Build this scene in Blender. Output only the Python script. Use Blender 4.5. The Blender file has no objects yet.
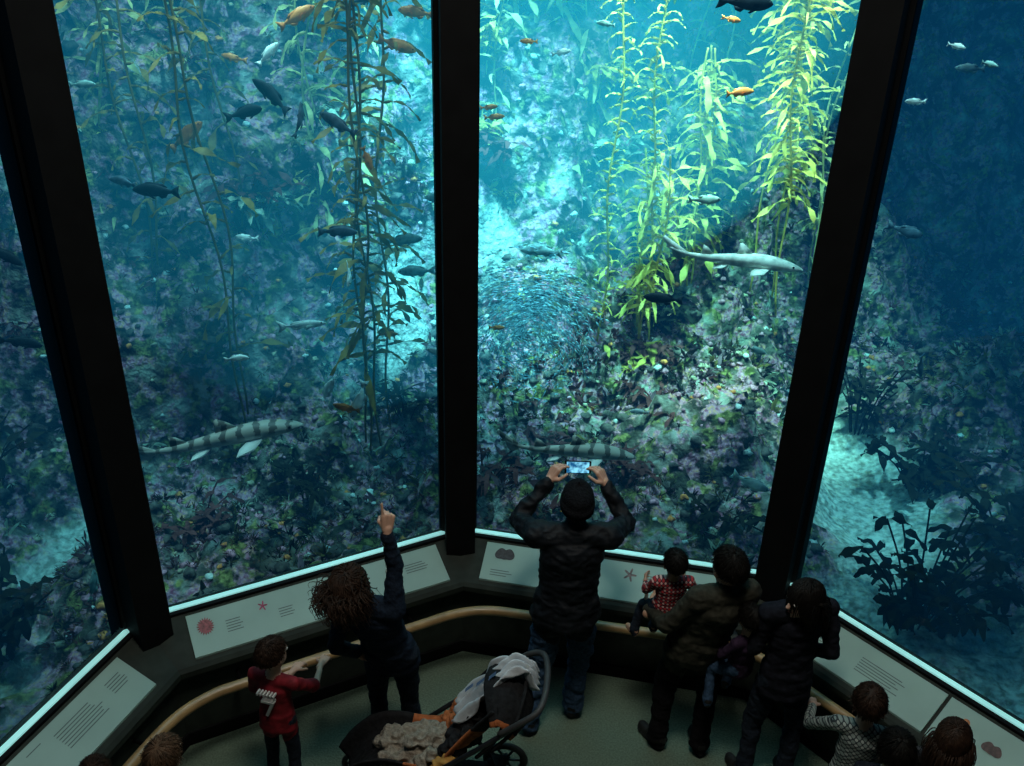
import bpy, bmesh, math, random
import numpy as np
from mathutils import Vector, Matrix, noise
random.seed(7); rng=np.random.default_rng(7)
sc=bpy.context.scene
try: sc.view_settings.view_transform='Standard'
except Exception: pass
COL=sc.collection
V=Vector
# ------------------------------------------------------------------ helpers
def link(ob,parent=None):
    COL.objects.link(ob)
    if parent is not None: ob.parent=parent
    return ob
def empty(name,loc=(0,0,0),rotz=0):
    e=bpy.data.objects.new(name,None); e.location=loc; e.rotation_euler=(0,0,rotz); e.empty_display_size=.1
    return link(e)
def mesh(name,vs,fs,mats=(),parent=None,smooth=False,mi=None,loc=(0,0,0)):
    me=bpy.data.meshes.new(name); me.from_pydata([tuple(v) for v in vs],[],[tuple(f) for f in fs]); 
    for m in mats: me.materials.append(m)
    if mi is not None: me.polygons.foreach_set('material_index',list(mi))
    if smooth: me.polygons.foreach_set('use_smooth',[True]*len(me.polygons))
    me.update()
    ob=bpy.data.objects.new(name,me); ob.location=loc
    return link(ob,parent)
def newmat(name):
    m=bpy.data.materials.new(name); m.use_nodes=True; nt=m.node_tree; nt.nodes.clear()
    o=nt.nodes.new('ShaderNodeOutputMaterial'); return m,nt,o
def mat(name,col,rough=.6,var=.25,scale=20,bump=.15,metal=0,col2=None,estr=0,trans=0,spec=.4,detail=4,lo=.35,hi=.65):
    m,nt,o=newmat(name); N=nt.nodes; L=nt.links
    b=N.new('ShaderNodeBsdfPrincipled'); b.inputs['Roughness'].default_value=rough; b.inputs['Metallic'].default_value=metal
    b.inputs['Specular IOR Level'].default_value=spec
    tc=N.new('ShaderNodeTexCoord'); n=N.new('ShaderNodeTexNoise'); n.inputs['Scale'].default_value=scale; n.inputs['Detail'].default_value=detail
    L.new(tc.outputs['Object'],n.inputs['Vector'])
    r=N.new('ShaderNodeValToRGB'); r.color_ramp.elements[0].position=lo; r.color_ramp.elements[1].position=hi
    c1=[c*(1-var) for c in col]; c2=list(col2) if col2 else [min(1,c*(1+var)) for c in col]
    r.color_ramp.elements[0].color=(*c1,1); r.color_ramp.elements[1].color=(*c2,1)
    L.new(n.outputs['Fac'],r.inputs['Fac']); L.new(r.outputs['Color'],b.inputs['Base Color'])
    if bump:
        bp=N.new('ShaderNodeBump'); bp.inputs['Strength'].default_value=bump; bp.inputs['Distance'].default_value=.02
        L.new(n.outputs['Fac'],bp.inputs['Height']); L.new(bp.outputs['Normal'],b.inputs['Normal'])
    if estr: 
        L.new(r.outputs['Color'],b.inputs['Emission Color']); b.inputs['Emission Strength'].default_value=estr
    out=b.outputs[0]
    if trans:
        t=N.new('ShaderNodeBsdfTranslucent'); L.new(r.outputs['Color'],t.inputs['Color'])
        mx=N.new('ShaderNodeMixShader'); mx.inputs[0].default_value=trans
        L.new(b.outputs[0],mx.inputs[1]); L.new(t.outputs[0],mx.inputs[2]); out=mx.outputs[0]
    L.new(out,o.inputs['Surface']); return m
def checkmat(name,c1,c2,scale,c3=None):
    m,nt,o=newmat(name); N=nt.nodes; L=nt.links
    b=N.new('ShaderNodeBsdfPrincipled'); b.inputs['Roughness'].default_value=.8
    tc=N.new('ShaderNodeTexCoord')
    w=[]
    for d in ('X','Z'):
        t=N.new('ShaderNodeTexWave'); t.bands_direction=d; t.inputs['Scale'].default_value=scale; t.inputs['Distortion'].default_value=.6
        L.new(tc.outputs['Object'],t.inputs['Vector']); w.append(t)
    mx=N.new('ShaderNodeMath'); mx.operation='ADD'; L.new(w[0].outputs['Fac'],mx.inputs[0]); L.new(w[1].outputs['Fac'],mx.inputs[1])
    hv=N.new('ShaderNodeMath'); hv.operation='MULTIPLY'; hv.inputs[1].default_value=.5; L.new(mx.outputs[0],hv.inputs[0])
    r=N.new('ShaderNodeValToRGB'); e=r.color_ramp.elements; r.color_ramp.interpolation='CONSTANT'
    e[0].position=0; e[0].color=(*c1,1); e[1].position=.4; e[1].color=(*c2,1)
    k=e.new(.72); k.color=(*(c3 or c1),1)
    L.new(hv.outputs[0],r.inputs['Fac']); L.new(r.outputs['Color'],b.inputs['Base Color']); L.new(b.outputs[0],o.inputs['Surface'])
    return m
# ------------------------------------------------------------------ camera
H0=4.3; P=math.radians(26.86)
cam=bpy.data.objects.new('camera',bpy.data.cameras.new('camera')); link(cam)
cam.data.sensor_width=36; cam.data.lens=31.64; cam.data.clip_end=100
F=V((0,math.cos(P),-math.sin(P))); U0=V((0,math.sin(P),math.cos(P))); R0=V((1,0,0))
Rc=(R0+.0264*U0).normalized(); Uc=(U0-.0264*R0).normalized()
M=Matrix((Rc,Uc,-F)).transposed().to_4x4(); M.translation=V((0,0,H0)); cam.matrix_world=M
sc.camera=cam
w=bpy.data.worlds.new('world'); sc.world=w; w.use_nodes=True
w.node_tree.nodes['Background'].inputs[0].default_value=(.0005,.001,.0015,1)
# ------------------------------------------------------------------ materials
m_black=mat('black_metal',(.0035,.004,.0045),.7,.2,8,.03,spec=.12)
m_ledge=mat('ledge_paint',(.018,.024,.019),.7,.2,12,.05,spec=.2)
m_carpet=mat('carpet',(.110,.155,.112),.95,.22,90,.5)
m_wall=mat('dark_wall',(.02,.022,.022),.8,.2,5,.1)
m_wood=mat('varnished_wood',(.30,.185,.08),.35,.25,9,.05,spec=.5)
m_strip=mat('acrylic_edge_glow',(.36,.80,.78),.3,.1,3,0,estr=.50)  # emission stands in for tank light glowing along the acrylic edge
m_sign=mat('sign_board',(.26,.40,.36),.5,.06,4,0,spec=.3)
m_ink=mat('sign_ink',(.08,.12,.12),.6,.1,30,0)
m_skin=mat('skin',(.54,.32,.23),.5,.1,12,.04)
m_skin2=mat('skin_tan',(.36,.20,.13),.5,.1,12,.04)
m_lips=mat('lips',(.36,.12,.10),.45,.1,20,0)
m_eye=mat('eye_white',(.8,.8,.78),.2,.02,20,0); m_pupil=mat('pupil',(.02,.012,.01),.15,.1,20,0)
m_jeans=mat('denim',(.033,.066,.12),.85,.35,60,.25,spec=.15); m_dkjeans=mat('dark_denim',(.012,.018,.028),.85,.3,60,.25,spec=.15)
m_blacktr=mat('black_trousers',(.006,.006,.007),.9,.3,50,.2,spec=.1)
m_jacket=mat('black_jacket',(.005,.007,.010),.65,.3,30,.3,spec=.2)
m_navy=mat('navy_knit',(.007,.013,.025),.85,.3,70,.3,spec=.15)
m_olive=mat('olive_shirt',(.030,.029,.021),.85,.25,40,.2,spec=.15)
m_red=mat('red_jersey',(.17,.010,.016),.7,.3,25,.15,spec=.2); m_white=mat('white_print',(.50,.50,.48),.7,.05,20,.05)
m_shoe=mat('black_shoe',(.015,.015,.015),.5,.3,20,.1,spec=.2); m_sole=mat('rubber',(.03,.03,.03),.6,.2,20,.1)
m_hairD=mat('dark_hair',(.006,.005,.004),.6,.3,40,.1,spec=.12); m_hairB=mat('brown_hair',(.024,.012,.007),.6,.4,40,.1,spec=.15)
m_hairL=mat('light_brown_hair',(.09,.05,.028),.6,.3,40,.1,spec=.15)
m_beanie=mat('knit_beanie',(.008,.009,.011),.95,.3,90,.5,spec=.05)
m_plaid=checkmat('red_plaid',(.32,.015,.02),(.03,.01,.02),14,(.55,.33,.30))
m_gingham=checkmat('checked_shirt',(.20,.25,.23),(.02,.03,.035),12,(.34,.38,.35))
m_dark=mat('dark_fleece',(.009,.010,.015),.9,.3,40,.2,spec=.1); m_purple=mat('dark_purple',(.028,.016,.034),.9,.3,40,.2,spec=.1)
m_grey=mat('grey_knit',(.035,.037,.042),.9,.3,40,.2,spec=.1)
# ------------------------------------------------------------------ room shell
J=[V((-2.70,2.02)),V((-2.08,3.92)),V((-.33,4.86)),V((1.68,4.46)),V((2.95,2.91))]
def fn(k):
    d=(J[k+1]-J[k]).normalized(); return d,V((d.y,-d.x))
miter=[]
for i in range(5):
    if i==0: miter.append(fn(0)[1])
    elif i==4: miter.append(fn(3)[1])
    else:
        a=fn(i-1)[1]; b=fn(i)[1]; miter.append((a+b)/(1+a.dot(b)))
def FP(k,s,o,z):
    d,n=fn(k); p=J[k]+d*s+n*o; return V((p.x,p.y,z))
def sweep(name,prof,mt,parent=None,i0=0,i1=4):
    vs=[];fs=[];n=len(prof)
    for i in range(i0,i1+1):
        for o,z in prof:
            p=J[i]+miter[i]*o; vs.append((p.x,p.y,z))
    for i in range(i1-i0):
        for j in range(n):
            a=i*n+j;b=i*n+(j+1)%n; fs.append((a,b,b+n,a+n))
    fs.append(tuple(range(n-1,-1,-1))); fs.append(tuple((i1-i0)*n+j for j in range(n)))
    return mesh(name,vs,fs,[mt],parent)
poly=[(-2.70,-3),(2.95,-3)]+[tuple(J[i]) for i in (4,3,2,1,0)]
def slab(name,pts,z0,z1,mt):
    n=len(pts); vs=[(x,y,z0) for x,y in pts]+[(x,y,z1) for x,y in pts]
    fs=[tuple(range(n-1,-1,-1)),tuple(range(n,2*n))]+[(i,(i+1)%n,(i+1)%n+n,i+n) for i in range(n)]
    return mesh(name,vs,fs,[mt])
slab('floor',poly,-.1,0,m_carpet)
slab('ceiling',[(-3.0,-3.2),(3.2,-3.2),(3.2,2.95),(1.75,4.7),(-.33,5.1),(-2.3,4.1),(-3.0,2.05)],7.2,7.35,m_wall)
def box(name,c,s,mt,parent=None,bev=0,rot=None):
    bm=bmesh.new(); bmesh.ops.create_cube(bm,size=1)
    bmesh.ops.scale(bm,vec=s,verts=bm.verts)
    if bev: bmesh.ops.bevel(bm,geom=bm.edges[:],offset=bev,segments=2,affect='EDGES')
    me=bpy.data.meshes.new(name); bm.to_mesh(me); bm.free(); me.materials.append(mt)
    ob=bpy.data.objects.new(name,me); ob.location=c
    if rot: ob.rotation_euler=rot
    return link(ob,parent)
box('wall_left',(-2.8,-.5,3.6),(.2,5.0,7.2),m_wall); box('wall_right',(3.05,-.05,3.6),(.2,5.9,7.2),m_wall)
box('wall_back',(.12,-3.1,3.6),(5.9,.2,7.2),m_wall)
sweep('wall_window_base',[(-.06,-.1),(-.06,.745),(.02,.75),(.06,.745),(.34,.605),(.36,.585),(.36,.55),(.30,.53),(.30,-.1)],m_ledge)
sweep('baseboard_front',[(.30,0),(.30,.09),(.315,.09),(.315,0)],m_black)
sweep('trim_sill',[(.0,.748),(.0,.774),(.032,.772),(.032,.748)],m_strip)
sweep('trim_sill_groove',[(.034,.748),(.034,.765),(.06,.762),(.06,.742)],m_black)
# glass
mg,nt,o=newmat('window_glass'); N=nt.nodes;L=nt.links
tr=N.new('ShaderNodeBsdfTransparent'); tr.inputs[0].default_value=(.93,.97,.97,1); gl=N.new('ShaderNodeBsdfGlossy'); gl.inputs['Roughness'].default_value=.02
fr=N.new('ShaderNodeFresnel'); fr.inputs[0].default_value=1.3; mx=N.new('ShaderNodeMixShader')
L.new(fr.outputs[0],mx.inputs[0]);L.new(tr.outputs[0],mx.inputs[1]);L.new(gl.outputs[0],mx.inputs[2]);L.new(mx.outputs[0],o.inputs['Surface'])
for k in range(4):
    ln=(J[k+1]-J[k]).length
    mesh('window_%d'%(k+1),[FP(k,.08,0,.75),FP(k,ln-.08,0,.75),FP(k,ln-.08,0,7.2),FP(k,.08,0,7.2)],[(0,1,2,3)],[mg])
# mullions
for i in range(0,5):
    m=miter[i].normalized(); t=V((-m.y,m.x))
    wd=.118 
    prof=[(-wd,-.12),(-wd,.04),(-wd*.78,.05),(-wd*.78,.20),(wd*.78,.20),(wd*.78,.05),(wd,.04),(wd,-.12)]
    pts=[J[i]+t*a+m*b for a,b in prof]
    n=len(pts); vs=[(p.x,p.y,0) for p in pts]+[(p.x,p.y,7.2) for p in pts]
    fs=[tuple(range(n)),tuple(range(2*n-1,n-1,-1))]+[(j,(j+1)%n,(j+1)%n+n,j+n) for j in range(n)]
    mesh('trim_%d'%(i+1),vs,fs,[m_black])
# handrail
def smooth_path(pts,sub=8):
    out=[];n=len(pts);pts=[V(p) for p in pts]
    for i in range(n-1):
        p0=pts[max(i-1,0)];p1=pts[i];p2=pts[i+1];p3=pts[min(i+2,n-1)]
        for s in range(sub):
            t=s/sub
            out.append(.5*((2*p1)+(p2-p0)*t+(2*p0-5*p1+4*p2-p3)*t*t+(3*p1-p0-3*p2+p3)*t**3))
    out.append(pts[-1]); return out
def tube(path,r,n=10,kz=1.0,vs=None,fs=None,cap=True,taper=None):
    vs=[] if vs is None else vs; fs=[] if fs is None else fs; base=len(vs); m=len(path)
    up=V((0,0,1)); prev=None
    for i,p in enumerate(path):
        d=(path[min(i+1,m-1)]-path[max(i-1,0)]); 
        d=d.normalized() if d.length>1e-9 else V((0,0,1))
        if prev is None:
            s=d.cross(up); 
            if s.length<.15: s=d.cross(V((1,0,0)))
        else:
            s=prev-d*prev.dot(d)
            if s.length<1e-4: s=d.orthogonal()
        s.normalize(); prev=s; u=s.cross(d)
        rr=r*(taper(i/(m-1)) if taper else 1)
        for j in range(n):
            a=2*math.pi*j/n; vs.append(p+s*math.cos(a)*rr+u*math.sin(a)*rr*kz)
    for i in range(m-1):
        for j in range(n):
            a=base+i*n+j;b=base+i*n+(j+1)%n; fs.append((a,b,b+n,a+n))
    if cap: fs.append(tuple(base+j for j in range(n-1,-1,-1))); fs.append(tuple(base+(m-1)*n+j for j in range(n)))
    return vs,fs
rail_e=empty('handrail')
rp=[(-2.15,2.1,.52),(-1.98,2.7,.52),(-1.856,3.12,.52),(-1.74,3.42,.52),(-1.60,3.59,.52),(-1.438,3.69,.52),(-1.011,3.925,.52),(-.50,4.20,.52),(-.30,4.30,.52),(-.10,4.335,.52),(.15,4.30,.52),(.845,4.18,.52),(1.25,4.10,.52),(1.48,4.0,.52),(1.66,3.80,.52),(2.1,3.27,.52),(2.52,2.75,.52)]
vs,fs=tube(smooth_path(rp),.030,12); mesh('rail',vs,fs,[m_wood],rail_e,True)
vs=[];fs=[]
for k,ss in ((0,(.6,1.5)),(1,(.45,1.5)),(2,(.5,1.55)),(3,(.5,1.4))):
    for s_ in ss:
        vs,fs=tube([FP(k,s_,.31,.44),FP(k,s_,.40,.44),FP(k,s_,.45,.50)],.012,8,1,vs,fs)
mesh('brackets',vs,fs,[m_black],rail_e,True)
# ------------------------------------------------------------------ sign boards
def lz(o): return .745-(o-.06)*.5
def sign(k,s0,s1,pics,cols):
    e=empty('information_sign',FP(k,(s0+s1)/2,.19,lz(.19))); E=V(e.location)
    def quad(a,b,o0,o1,h): return [FP(k,a,o0,lz(o0)+h)-E,FP(k,b,o0,lz(o0)+h)-E,FP(k,b,o1,lz(o1)+h)-E,FP(k,a,o1,lz(o1)+h)-E]
    t=quad(s0,s1,.085,.315,.014); b=quad(s0,s1,.085,.315,.001)
    mesh('board',b+t,[(3,2,1,0),(4,5,6,7),(0,1,5,4),(1,2,6,5),(2,3,7,6),(3,0,4,7)],[m_sign],e)
    vs=[];fs=[]
    for (c0,c1,rows,o0) in cols:
        for r in range(rows):
            o_=o0+r*.015; a=s0+c0; bb=s0+c0+(c1-c0)*random.uniform(.75,1.0)
            q=quad(a,bb,o_,o_+.0045,.0155); n=len(vs); vs+=q; fs.append((n,n+1,n+2,n+3))
    mesh('text_lines',vs,fs,[m_ink],e)
    for j,(c,oo,r,kind,colr) in enumerate(pics):
        mm=mat('picture_%s'%kind,colr,.5,.5,60,0)
        vs=[];n=40
        cc=FP(k,s0+c,oo,lz(oo)+.016)-E; vs.append(cc)
        for q in range(n):
            a=2*math.pi*q/n; rr=r
            if kind=='starfish': rr=r*(.30+.70*abs(math.cos(a*2.5))**4)
            if kind=='clam': rr=r*(.72+.25*math.cos(2*a)+.05*math.sin(5*a))
            if kind=='urchin': rr=r*(1 if q%2 else .7)
            da=math.cos(a)*rr; do=math.sin(a)*rr; vs.append(FP(k,s0+c+da,oo+do,lz(oo+do)+.017)-E)
        mesh(kind+'_picture',vs,[(0,1+q,1+(q+1)%n) for q in range(n)],[mm],e)
L1=(J[2]-J[1]).length; L2=(J[3]-J[2]).length; L3=(J[4]-J[3]).length
sign(1,.24,L1-.20,[(.09,.17,.05,'urchin',(.22,.05,.06)),(.42,.15,.03,'starfish',(.30,.04,.10)),(1.2,.17,.025,'shell',(.15,.15,.12))],[(.20,.30,5,.17),(.5,.60,4,.19),(.78,1.0,6,.14),(1.3,1.45,4,.16)])
sign(2,.22,L2-.25,[(.13,.15,.065,'clam',(.02,.02,.025)),(.93,.16,.045,'starfish',(.13,.09,.09))],[(.06,.2,3,.25),(1.05,1.2,5,.15),(1.3,1.45,5,.15)])
sign(0,.75,1.72,[],[(.30,.40,1,.12),(.45,.75,7,.14),(.80,.92,5,.14)])
sign(3,.18,1.15,[],[(.06,.25,2,.12),(.06,.40,5,.18),(.52,.80,6,.16)])
sign(3,1.17,1.75,[(.28,.2,.05,'clam',(.05,.02,.02)),(.12,.16,.02,'shell',(.4,.12,.03))],[(.04,.2,4,.22)])
# ------------------------------------------------------------------ tank: reef terrain
def sst(a,b,x):
    t=min(1,max(0,(x-a)/(b-a))); return t*t*(3-2*t)
def bay_dist(x,y):
    best=-9
    for k in range(4):
        d,n=fn(k); best=max(best,-(V((x,y))-J[k]).dot(n))
    return best
def gz(x,y):
    n1=noise.noise(V((x*.45,y*.45,3.1))); n2=noise.noise(V((x*1.1,y*1.1,7.7)))
    left=max(0,-x-.8)
    c=y+.55*left+.25*n1*2
    off=9.0 if x<.3 else 9.0+1.6*sst(.3,3,x)+.8*sst(3,5,x)
    z=5.8*sst(off-2.2,off+1.8,c)
    z=max(z,6*sst(5.2,7.6,-x+.3*n1*2),6*sst(6.8,8.8,x+.6*n1))
    mid=sst(-3.4,-2.3,x+ .25*n2)*(1-sst(1.6,2.7,x-.18*(y-5)+.3*n2))
    z+=mid*(.22+.45*sst(5.2,7.4,y)+.15*n2)
    z+=.75*math.exp(-(((x+4.3)/.7)**2+((y-4.6)/1.1)**2))
    z+=.9*math.exp(-(((x-4.6)/.8)**2+((y-4.6)/1.3)**2))+.8*math.exp(-(((x-4.6)/.8)**2+((y-7.8)/1.1)**2))
    z-=.35*math.exp(-(((x+.95)/.45)**2+((y-8.0)/1.0)**2))
    sandy=math.exp(-(((x-3.10)/.45)**2+((y-6.7)/1.1)**2))
    z-=.22*sandy
    rough=(.25+.75*min(1,max(0,z)/.5))*(1-.7*sandy)
    p=V((x,y,z*.6))
    z+=rough*(.42*noise.noise(p*1.3)+.30*noise.noise(p*2.9+V((5,1,2)))+.15*noise.noise(p*6)+.07*noise.noise(p*13))
    return max(z,-.15+.03*n2)
def sand_lit_mask(x,y,z):
    n=noise.noise(V((x*2.6,y*1.6,z*2)))*1.1+noise.noise(V((x*7,y*6,z*6)))*.8
    a=1.05*math.exp(-((x+1.10+.10*math.sin(y*3))/.26)**2)*sst(7.0,7.6,y)*(1-sst(1.5,2.1,z))+.95*math.exp(-((x+.20)/.30)**2)*sst(7.6,8.2,y)*(1-sst(1.8,2.4,z))  # sand chute, plus a second streak whitening a brightly lit reef patch
    return max((1-sst(-.02,.09,z)), sst(.35,.75,a+.35*n)*.9*(a>.1))
GX=np.linspace(-8.6,8.8,270); GY=np.linspace(.3,13.2,215)
vs=[];fs=[];idx=-np.ones((len(GY),len(GX)),int); SM=[]
for j,y in enumerate(GY):
    for i,x in enumerate(GX):
        bd=bay_dist(x,y)
        if (bd<.10 and y>1.2) or (-3<x<3.2 and y<3 and bd<.1): continue
        if -3.0<x<3.2 and y<=2.0: continue
        z=gz(x,y); 
        near=sst(.1,.7,bd); z=min(z,.45+ (z-.45)*near) if z>.45 else z
        p=V((x,y,z)); k=sst(.5,1.5,z); dy=(.30*noise.noise(p*1.7+V((9,0,0)))+.12*noise.noise(p*4.5))*k; dx=.22*noise.noise(p*1.9+V((0,9,0)))*k
        idx[j,i]=len(vs); vs.append((x+dx,y+dy,z)); SM.append(sand_lit_mask(x,y,z))
for j in range(len(GY)-1):
    for i in range(len(GX)-1):
        q=(idx[j,i],idx[j,i+1],idx[j+1,i+1],idx[j+1,i])
        if min(q)>=0: fs.append(q)
mr,nt,o=newmat('reef_rock'); N=nt.nodes;L=nt.links
b=N.new('ShaderNodeBsdfPrincipled'); b.inputs['Roughness'].default_value=.85; b.inputs['Specular IOR Level'].default_value=.15; tc=N.new('ShaderNodeTexCoord')
def nz(s,d=6):
    n=N.new('ShaderNodeTexNoise'); n.inputs['Scale'].default_value=s; n.inputs['Detail'].default_value=d; L.new(tc.outputs['Object'],n.inputs['Vector']); return n
def ramp(src,els,inter='LINEAR'):
    r=N.new('ShaderNodeValToRGB'); r.color_ramp.interpolation=inter
    while len(r.color_ramp.elements)<len(els): r.color_ramp.elements.new(.5)
    for e,(p,c) in zip(r.color_ramp.elements,els): e.position=p; e.color=(*c,1)
    L.new(src,r.inputs['Fac']); return r
def mixc(f,a,bb):
    m=N.new('ShaderNodeMix'); m.data_type='RGBA'
    L.new(f,m.inputs[0]); L.new(a,m.inputs[6]); L.new(bb,m.inputs[7]); return m.outputs[2]
base=ramp(nz(3.6,9).outputs['Fac'],[(.37,(.012,.013,.011)),(.47,(.085,.070,.048)),(.55,(.21,.17,.13)),(.66,(.48,.44,.36))])
pk=ramp(nz(8,6).outputs['Fac'],[(.49,(0,0,0)),(.57,(1,1,1))]); pc=ramp(nz(26,4).outputs['Fac'],[(.35,(.38,.10,.16)),(.5,(.60,.28,.35)),(.66,(.75,.36,.20))])
c1=mixc(pk.outputs['Color'],base.outputs['Color'],pc.outputs['Color'])
gk=ramp(nz(7,6).outputs['Fac'],[(.54,(0,0,0)),(.62,(1,1,1))]); gcol=ramp(nz(19,4).outputs['Fac'],[(.4,(.08,.08,.02)),(.65,(.40,.33,.10))])
c2=mixc(gk.outputs['Color'],c1,gcol.outputs['Color'])
at=N.new('ShaderNodeAttribute'); at.attribute_name='sand_lit'
sand_lit=ramp(nz(18,8).outputs['Fac'],[(.36,(.32,.31,.25)),(.62,(.80,.77,.66))])
c3=mixc(at.outputs['Fac'],c2,sand_lit.outputs['Color'])
L.new(c3,b.inputs['Base Color'])
bp=N.new('ShaderNodeBump'); bp.inputs['Strength'].default_value=1; bp.inputs['Distance'].default_value=.10; L.new(nz(12,9).outputs['Fac'],bp.inputs['Height']); L.new(bp.outputs['Normal'],b.inputs['Normal'])
L.new(b.outputs[0],o.inputs['Surface'])
reef=mesh('rocky_reef',vs,fs,[mr],None,True)
at_=reef.data.attributes.new('sand_lit','FLOAT','POINT'); at_.data.foreach_set('value',SM)
reef_pts=[V(v) for v in vs]
me=reef.data; NV=[v.normal.copy() for v in me.vertices]
# ------------------------------------------------------------------ scattered growth
def blade(vs,fs,p,d,up,Ln,W,seg=5,droop=.5,wav=.15,curl=0):
    side=d.cross(up); 
    if side.length<1e-3: side=V((1,0,0))
    side.normalize(); n0=len(vs); ph=random.random()*6
    cur=p.copy(); dr=d.copy()
    for i in range(seg+1):
        t=i/seg; ww=W*(math.sin(math.pi*min(1,.12+.88*t)))**.7*(1 if t<1 else .15)
        nn=side.cross(dr).normalized()
        o_=nn*math.sin(ph+t*9)*wav*W
        vs.append(cur-side*ww+o_); vs.append(cur+side*ww-o_*.6)
        dr=(dr+V((0,0,-droop/seg))+side*curl/seg).normalized(); cur=cur+dr*Ln/seg
    for i in range(seg):
        a=n0+2*i; fs.append((a,a+1,a+3,a+2))
S_=dict(rough=.75,var=.45,scale=9,bump=.05,spec=.12)
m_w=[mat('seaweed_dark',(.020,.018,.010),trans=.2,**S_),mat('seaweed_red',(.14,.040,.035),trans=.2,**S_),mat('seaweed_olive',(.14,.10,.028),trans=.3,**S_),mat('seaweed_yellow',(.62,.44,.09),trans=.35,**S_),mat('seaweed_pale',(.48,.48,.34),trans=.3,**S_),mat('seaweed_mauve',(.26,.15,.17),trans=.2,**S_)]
vs=[];fs=[];mi=[]
cand=[i for i,p in enumerate(reef_pts) if p.z>.10 and -6<p.x<6.5 and p.y>3 and p.z<5 and SM[i]<.4 and not(p.x>4.6 and p.z>1)]
cnt=0
while cnt<8800:
    i=random.choice(cand); p=reef_pts[i]; n=NV[i]
    q1=noise.noise(p*1.3+V((3,3,3)))
    if q1<-.04 and random.random()<.88: continue
    cnt+=1
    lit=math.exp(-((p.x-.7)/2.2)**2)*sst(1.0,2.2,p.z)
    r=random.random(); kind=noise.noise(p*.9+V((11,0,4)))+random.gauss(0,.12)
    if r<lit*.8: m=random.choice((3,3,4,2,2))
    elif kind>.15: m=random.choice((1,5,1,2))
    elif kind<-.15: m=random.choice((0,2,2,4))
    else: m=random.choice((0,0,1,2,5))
    feather=random.random()<(.92 if p.y<7 else .7)
    k=random.randint(9,14) if feather else random.randint(4,6)
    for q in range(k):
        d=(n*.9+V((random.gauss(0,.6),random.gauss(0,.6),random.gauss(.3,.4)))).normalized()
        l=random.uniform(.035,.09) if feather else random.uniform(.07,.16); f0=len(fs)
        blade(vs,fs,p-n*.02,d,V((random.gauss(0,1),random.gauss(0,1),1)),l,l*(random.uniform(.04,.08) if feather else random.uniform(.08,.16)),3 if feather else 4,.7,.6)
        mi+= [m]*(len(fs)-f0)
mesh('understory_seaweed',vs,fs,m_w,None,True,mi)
ico=bmesh.new(); bmesh.ops.create_icosphere(ico,subdivisions=2,radius=1); ico.verts.ensure_lookup_table()
IV=[v.co.copy() for v in ico.verts]; IF=[tuple(v.index for v in f.verts) for f in ico.faces]; ico.free()
m_c=[mat('coralline_pink',(.56,.22,.27),.8,.5,30,.4),mat('sponge_orange',(.72,.22,.05),.8,.4,30,.4),mat('anemone_white',(.70,.68,.60),.7,.2,30,.3),mat('cobble',(.10,.075,.06),.85,.6,20,.6),mat('bryozoan_tan',(.42,.34,.22),.85,.4,30,.5)]
vs=[];fs=[];mi=[]
for c in range(4200):
    i=random.choice(cand); p=reef_pts[i]; m=random.choice((0,0,0,0,1,2,3,3,3,4,4))
    r=random.uniform(.012,.036)*(1.7 if m==3 else 1)
    n0=len(vs); sd=V((random.random()*50,0,0))
    for v in IV:
        q=v*(1+.8*noise.noise(v*2.2+sd)); vs.append(p+V((q.x*r,q.y*r,q.z*r*.7)))
    fs+= [tuple(n0+a for a in f) for f in IF]; mi+=[m]*len(IF)
mesh('encrusting_reef_life',vs,fs,m_c,None,True,mi)
# ------------------------------------------------------------------ giant kelp
K_=dict(rough=.5,var=.35,scale=8,bump=.05,spec=.25)
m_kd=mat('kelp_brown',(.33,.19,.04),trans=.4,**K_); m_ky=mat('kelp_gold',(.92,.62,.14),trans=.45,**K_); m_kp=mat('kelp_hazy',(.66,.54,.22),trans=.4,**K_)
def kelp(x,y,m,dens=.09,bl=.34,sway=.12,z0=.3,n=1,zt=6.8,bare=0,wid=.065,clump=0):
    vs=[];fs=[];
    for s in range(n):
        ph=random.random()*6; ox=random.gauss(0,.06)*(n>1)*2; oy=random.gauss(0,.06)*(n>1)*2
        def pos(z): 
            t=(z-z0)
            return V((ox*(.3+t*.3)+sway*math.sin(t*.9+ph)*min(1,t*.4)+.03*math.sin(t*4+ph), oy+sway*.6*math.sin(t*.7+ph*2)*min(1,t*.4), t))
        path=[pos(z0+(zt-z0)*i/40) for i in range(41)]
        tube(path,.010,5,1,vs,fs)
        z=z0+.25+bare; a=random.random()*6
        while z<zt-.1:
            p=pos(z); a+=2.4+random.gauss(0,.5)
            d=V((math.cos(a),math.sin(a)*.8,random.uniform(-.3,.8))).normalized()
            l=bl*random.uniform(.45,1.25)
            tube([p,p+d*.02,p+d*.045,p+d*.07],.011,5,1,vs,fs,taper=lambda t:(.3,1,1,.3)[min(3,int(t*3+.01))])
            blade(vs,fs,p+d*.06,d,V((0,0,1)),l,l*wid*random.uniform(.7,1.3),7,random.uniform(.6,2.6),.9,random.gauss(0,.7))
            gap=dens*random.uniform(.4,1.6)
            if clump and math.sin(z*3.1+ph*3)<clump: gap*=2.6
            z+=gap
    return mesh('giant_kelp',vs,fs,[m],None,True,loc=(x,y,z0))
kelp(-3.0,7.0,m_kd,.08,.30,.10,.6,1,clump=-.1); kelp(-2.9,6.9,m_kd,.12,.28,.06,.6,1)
kelp(-2.35,7.3,m_kd,.08,.30,.12,.7,1,bare=.5,clump=.1); kelp(-2.2,6.6,m_kd,.09,.30,.14,.5,2,bare=.5,clump=.2); kelp(-2.7,7.7,m_kp,.06,.30,.14,1,2,bare=.5,clump=.1)
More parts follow.
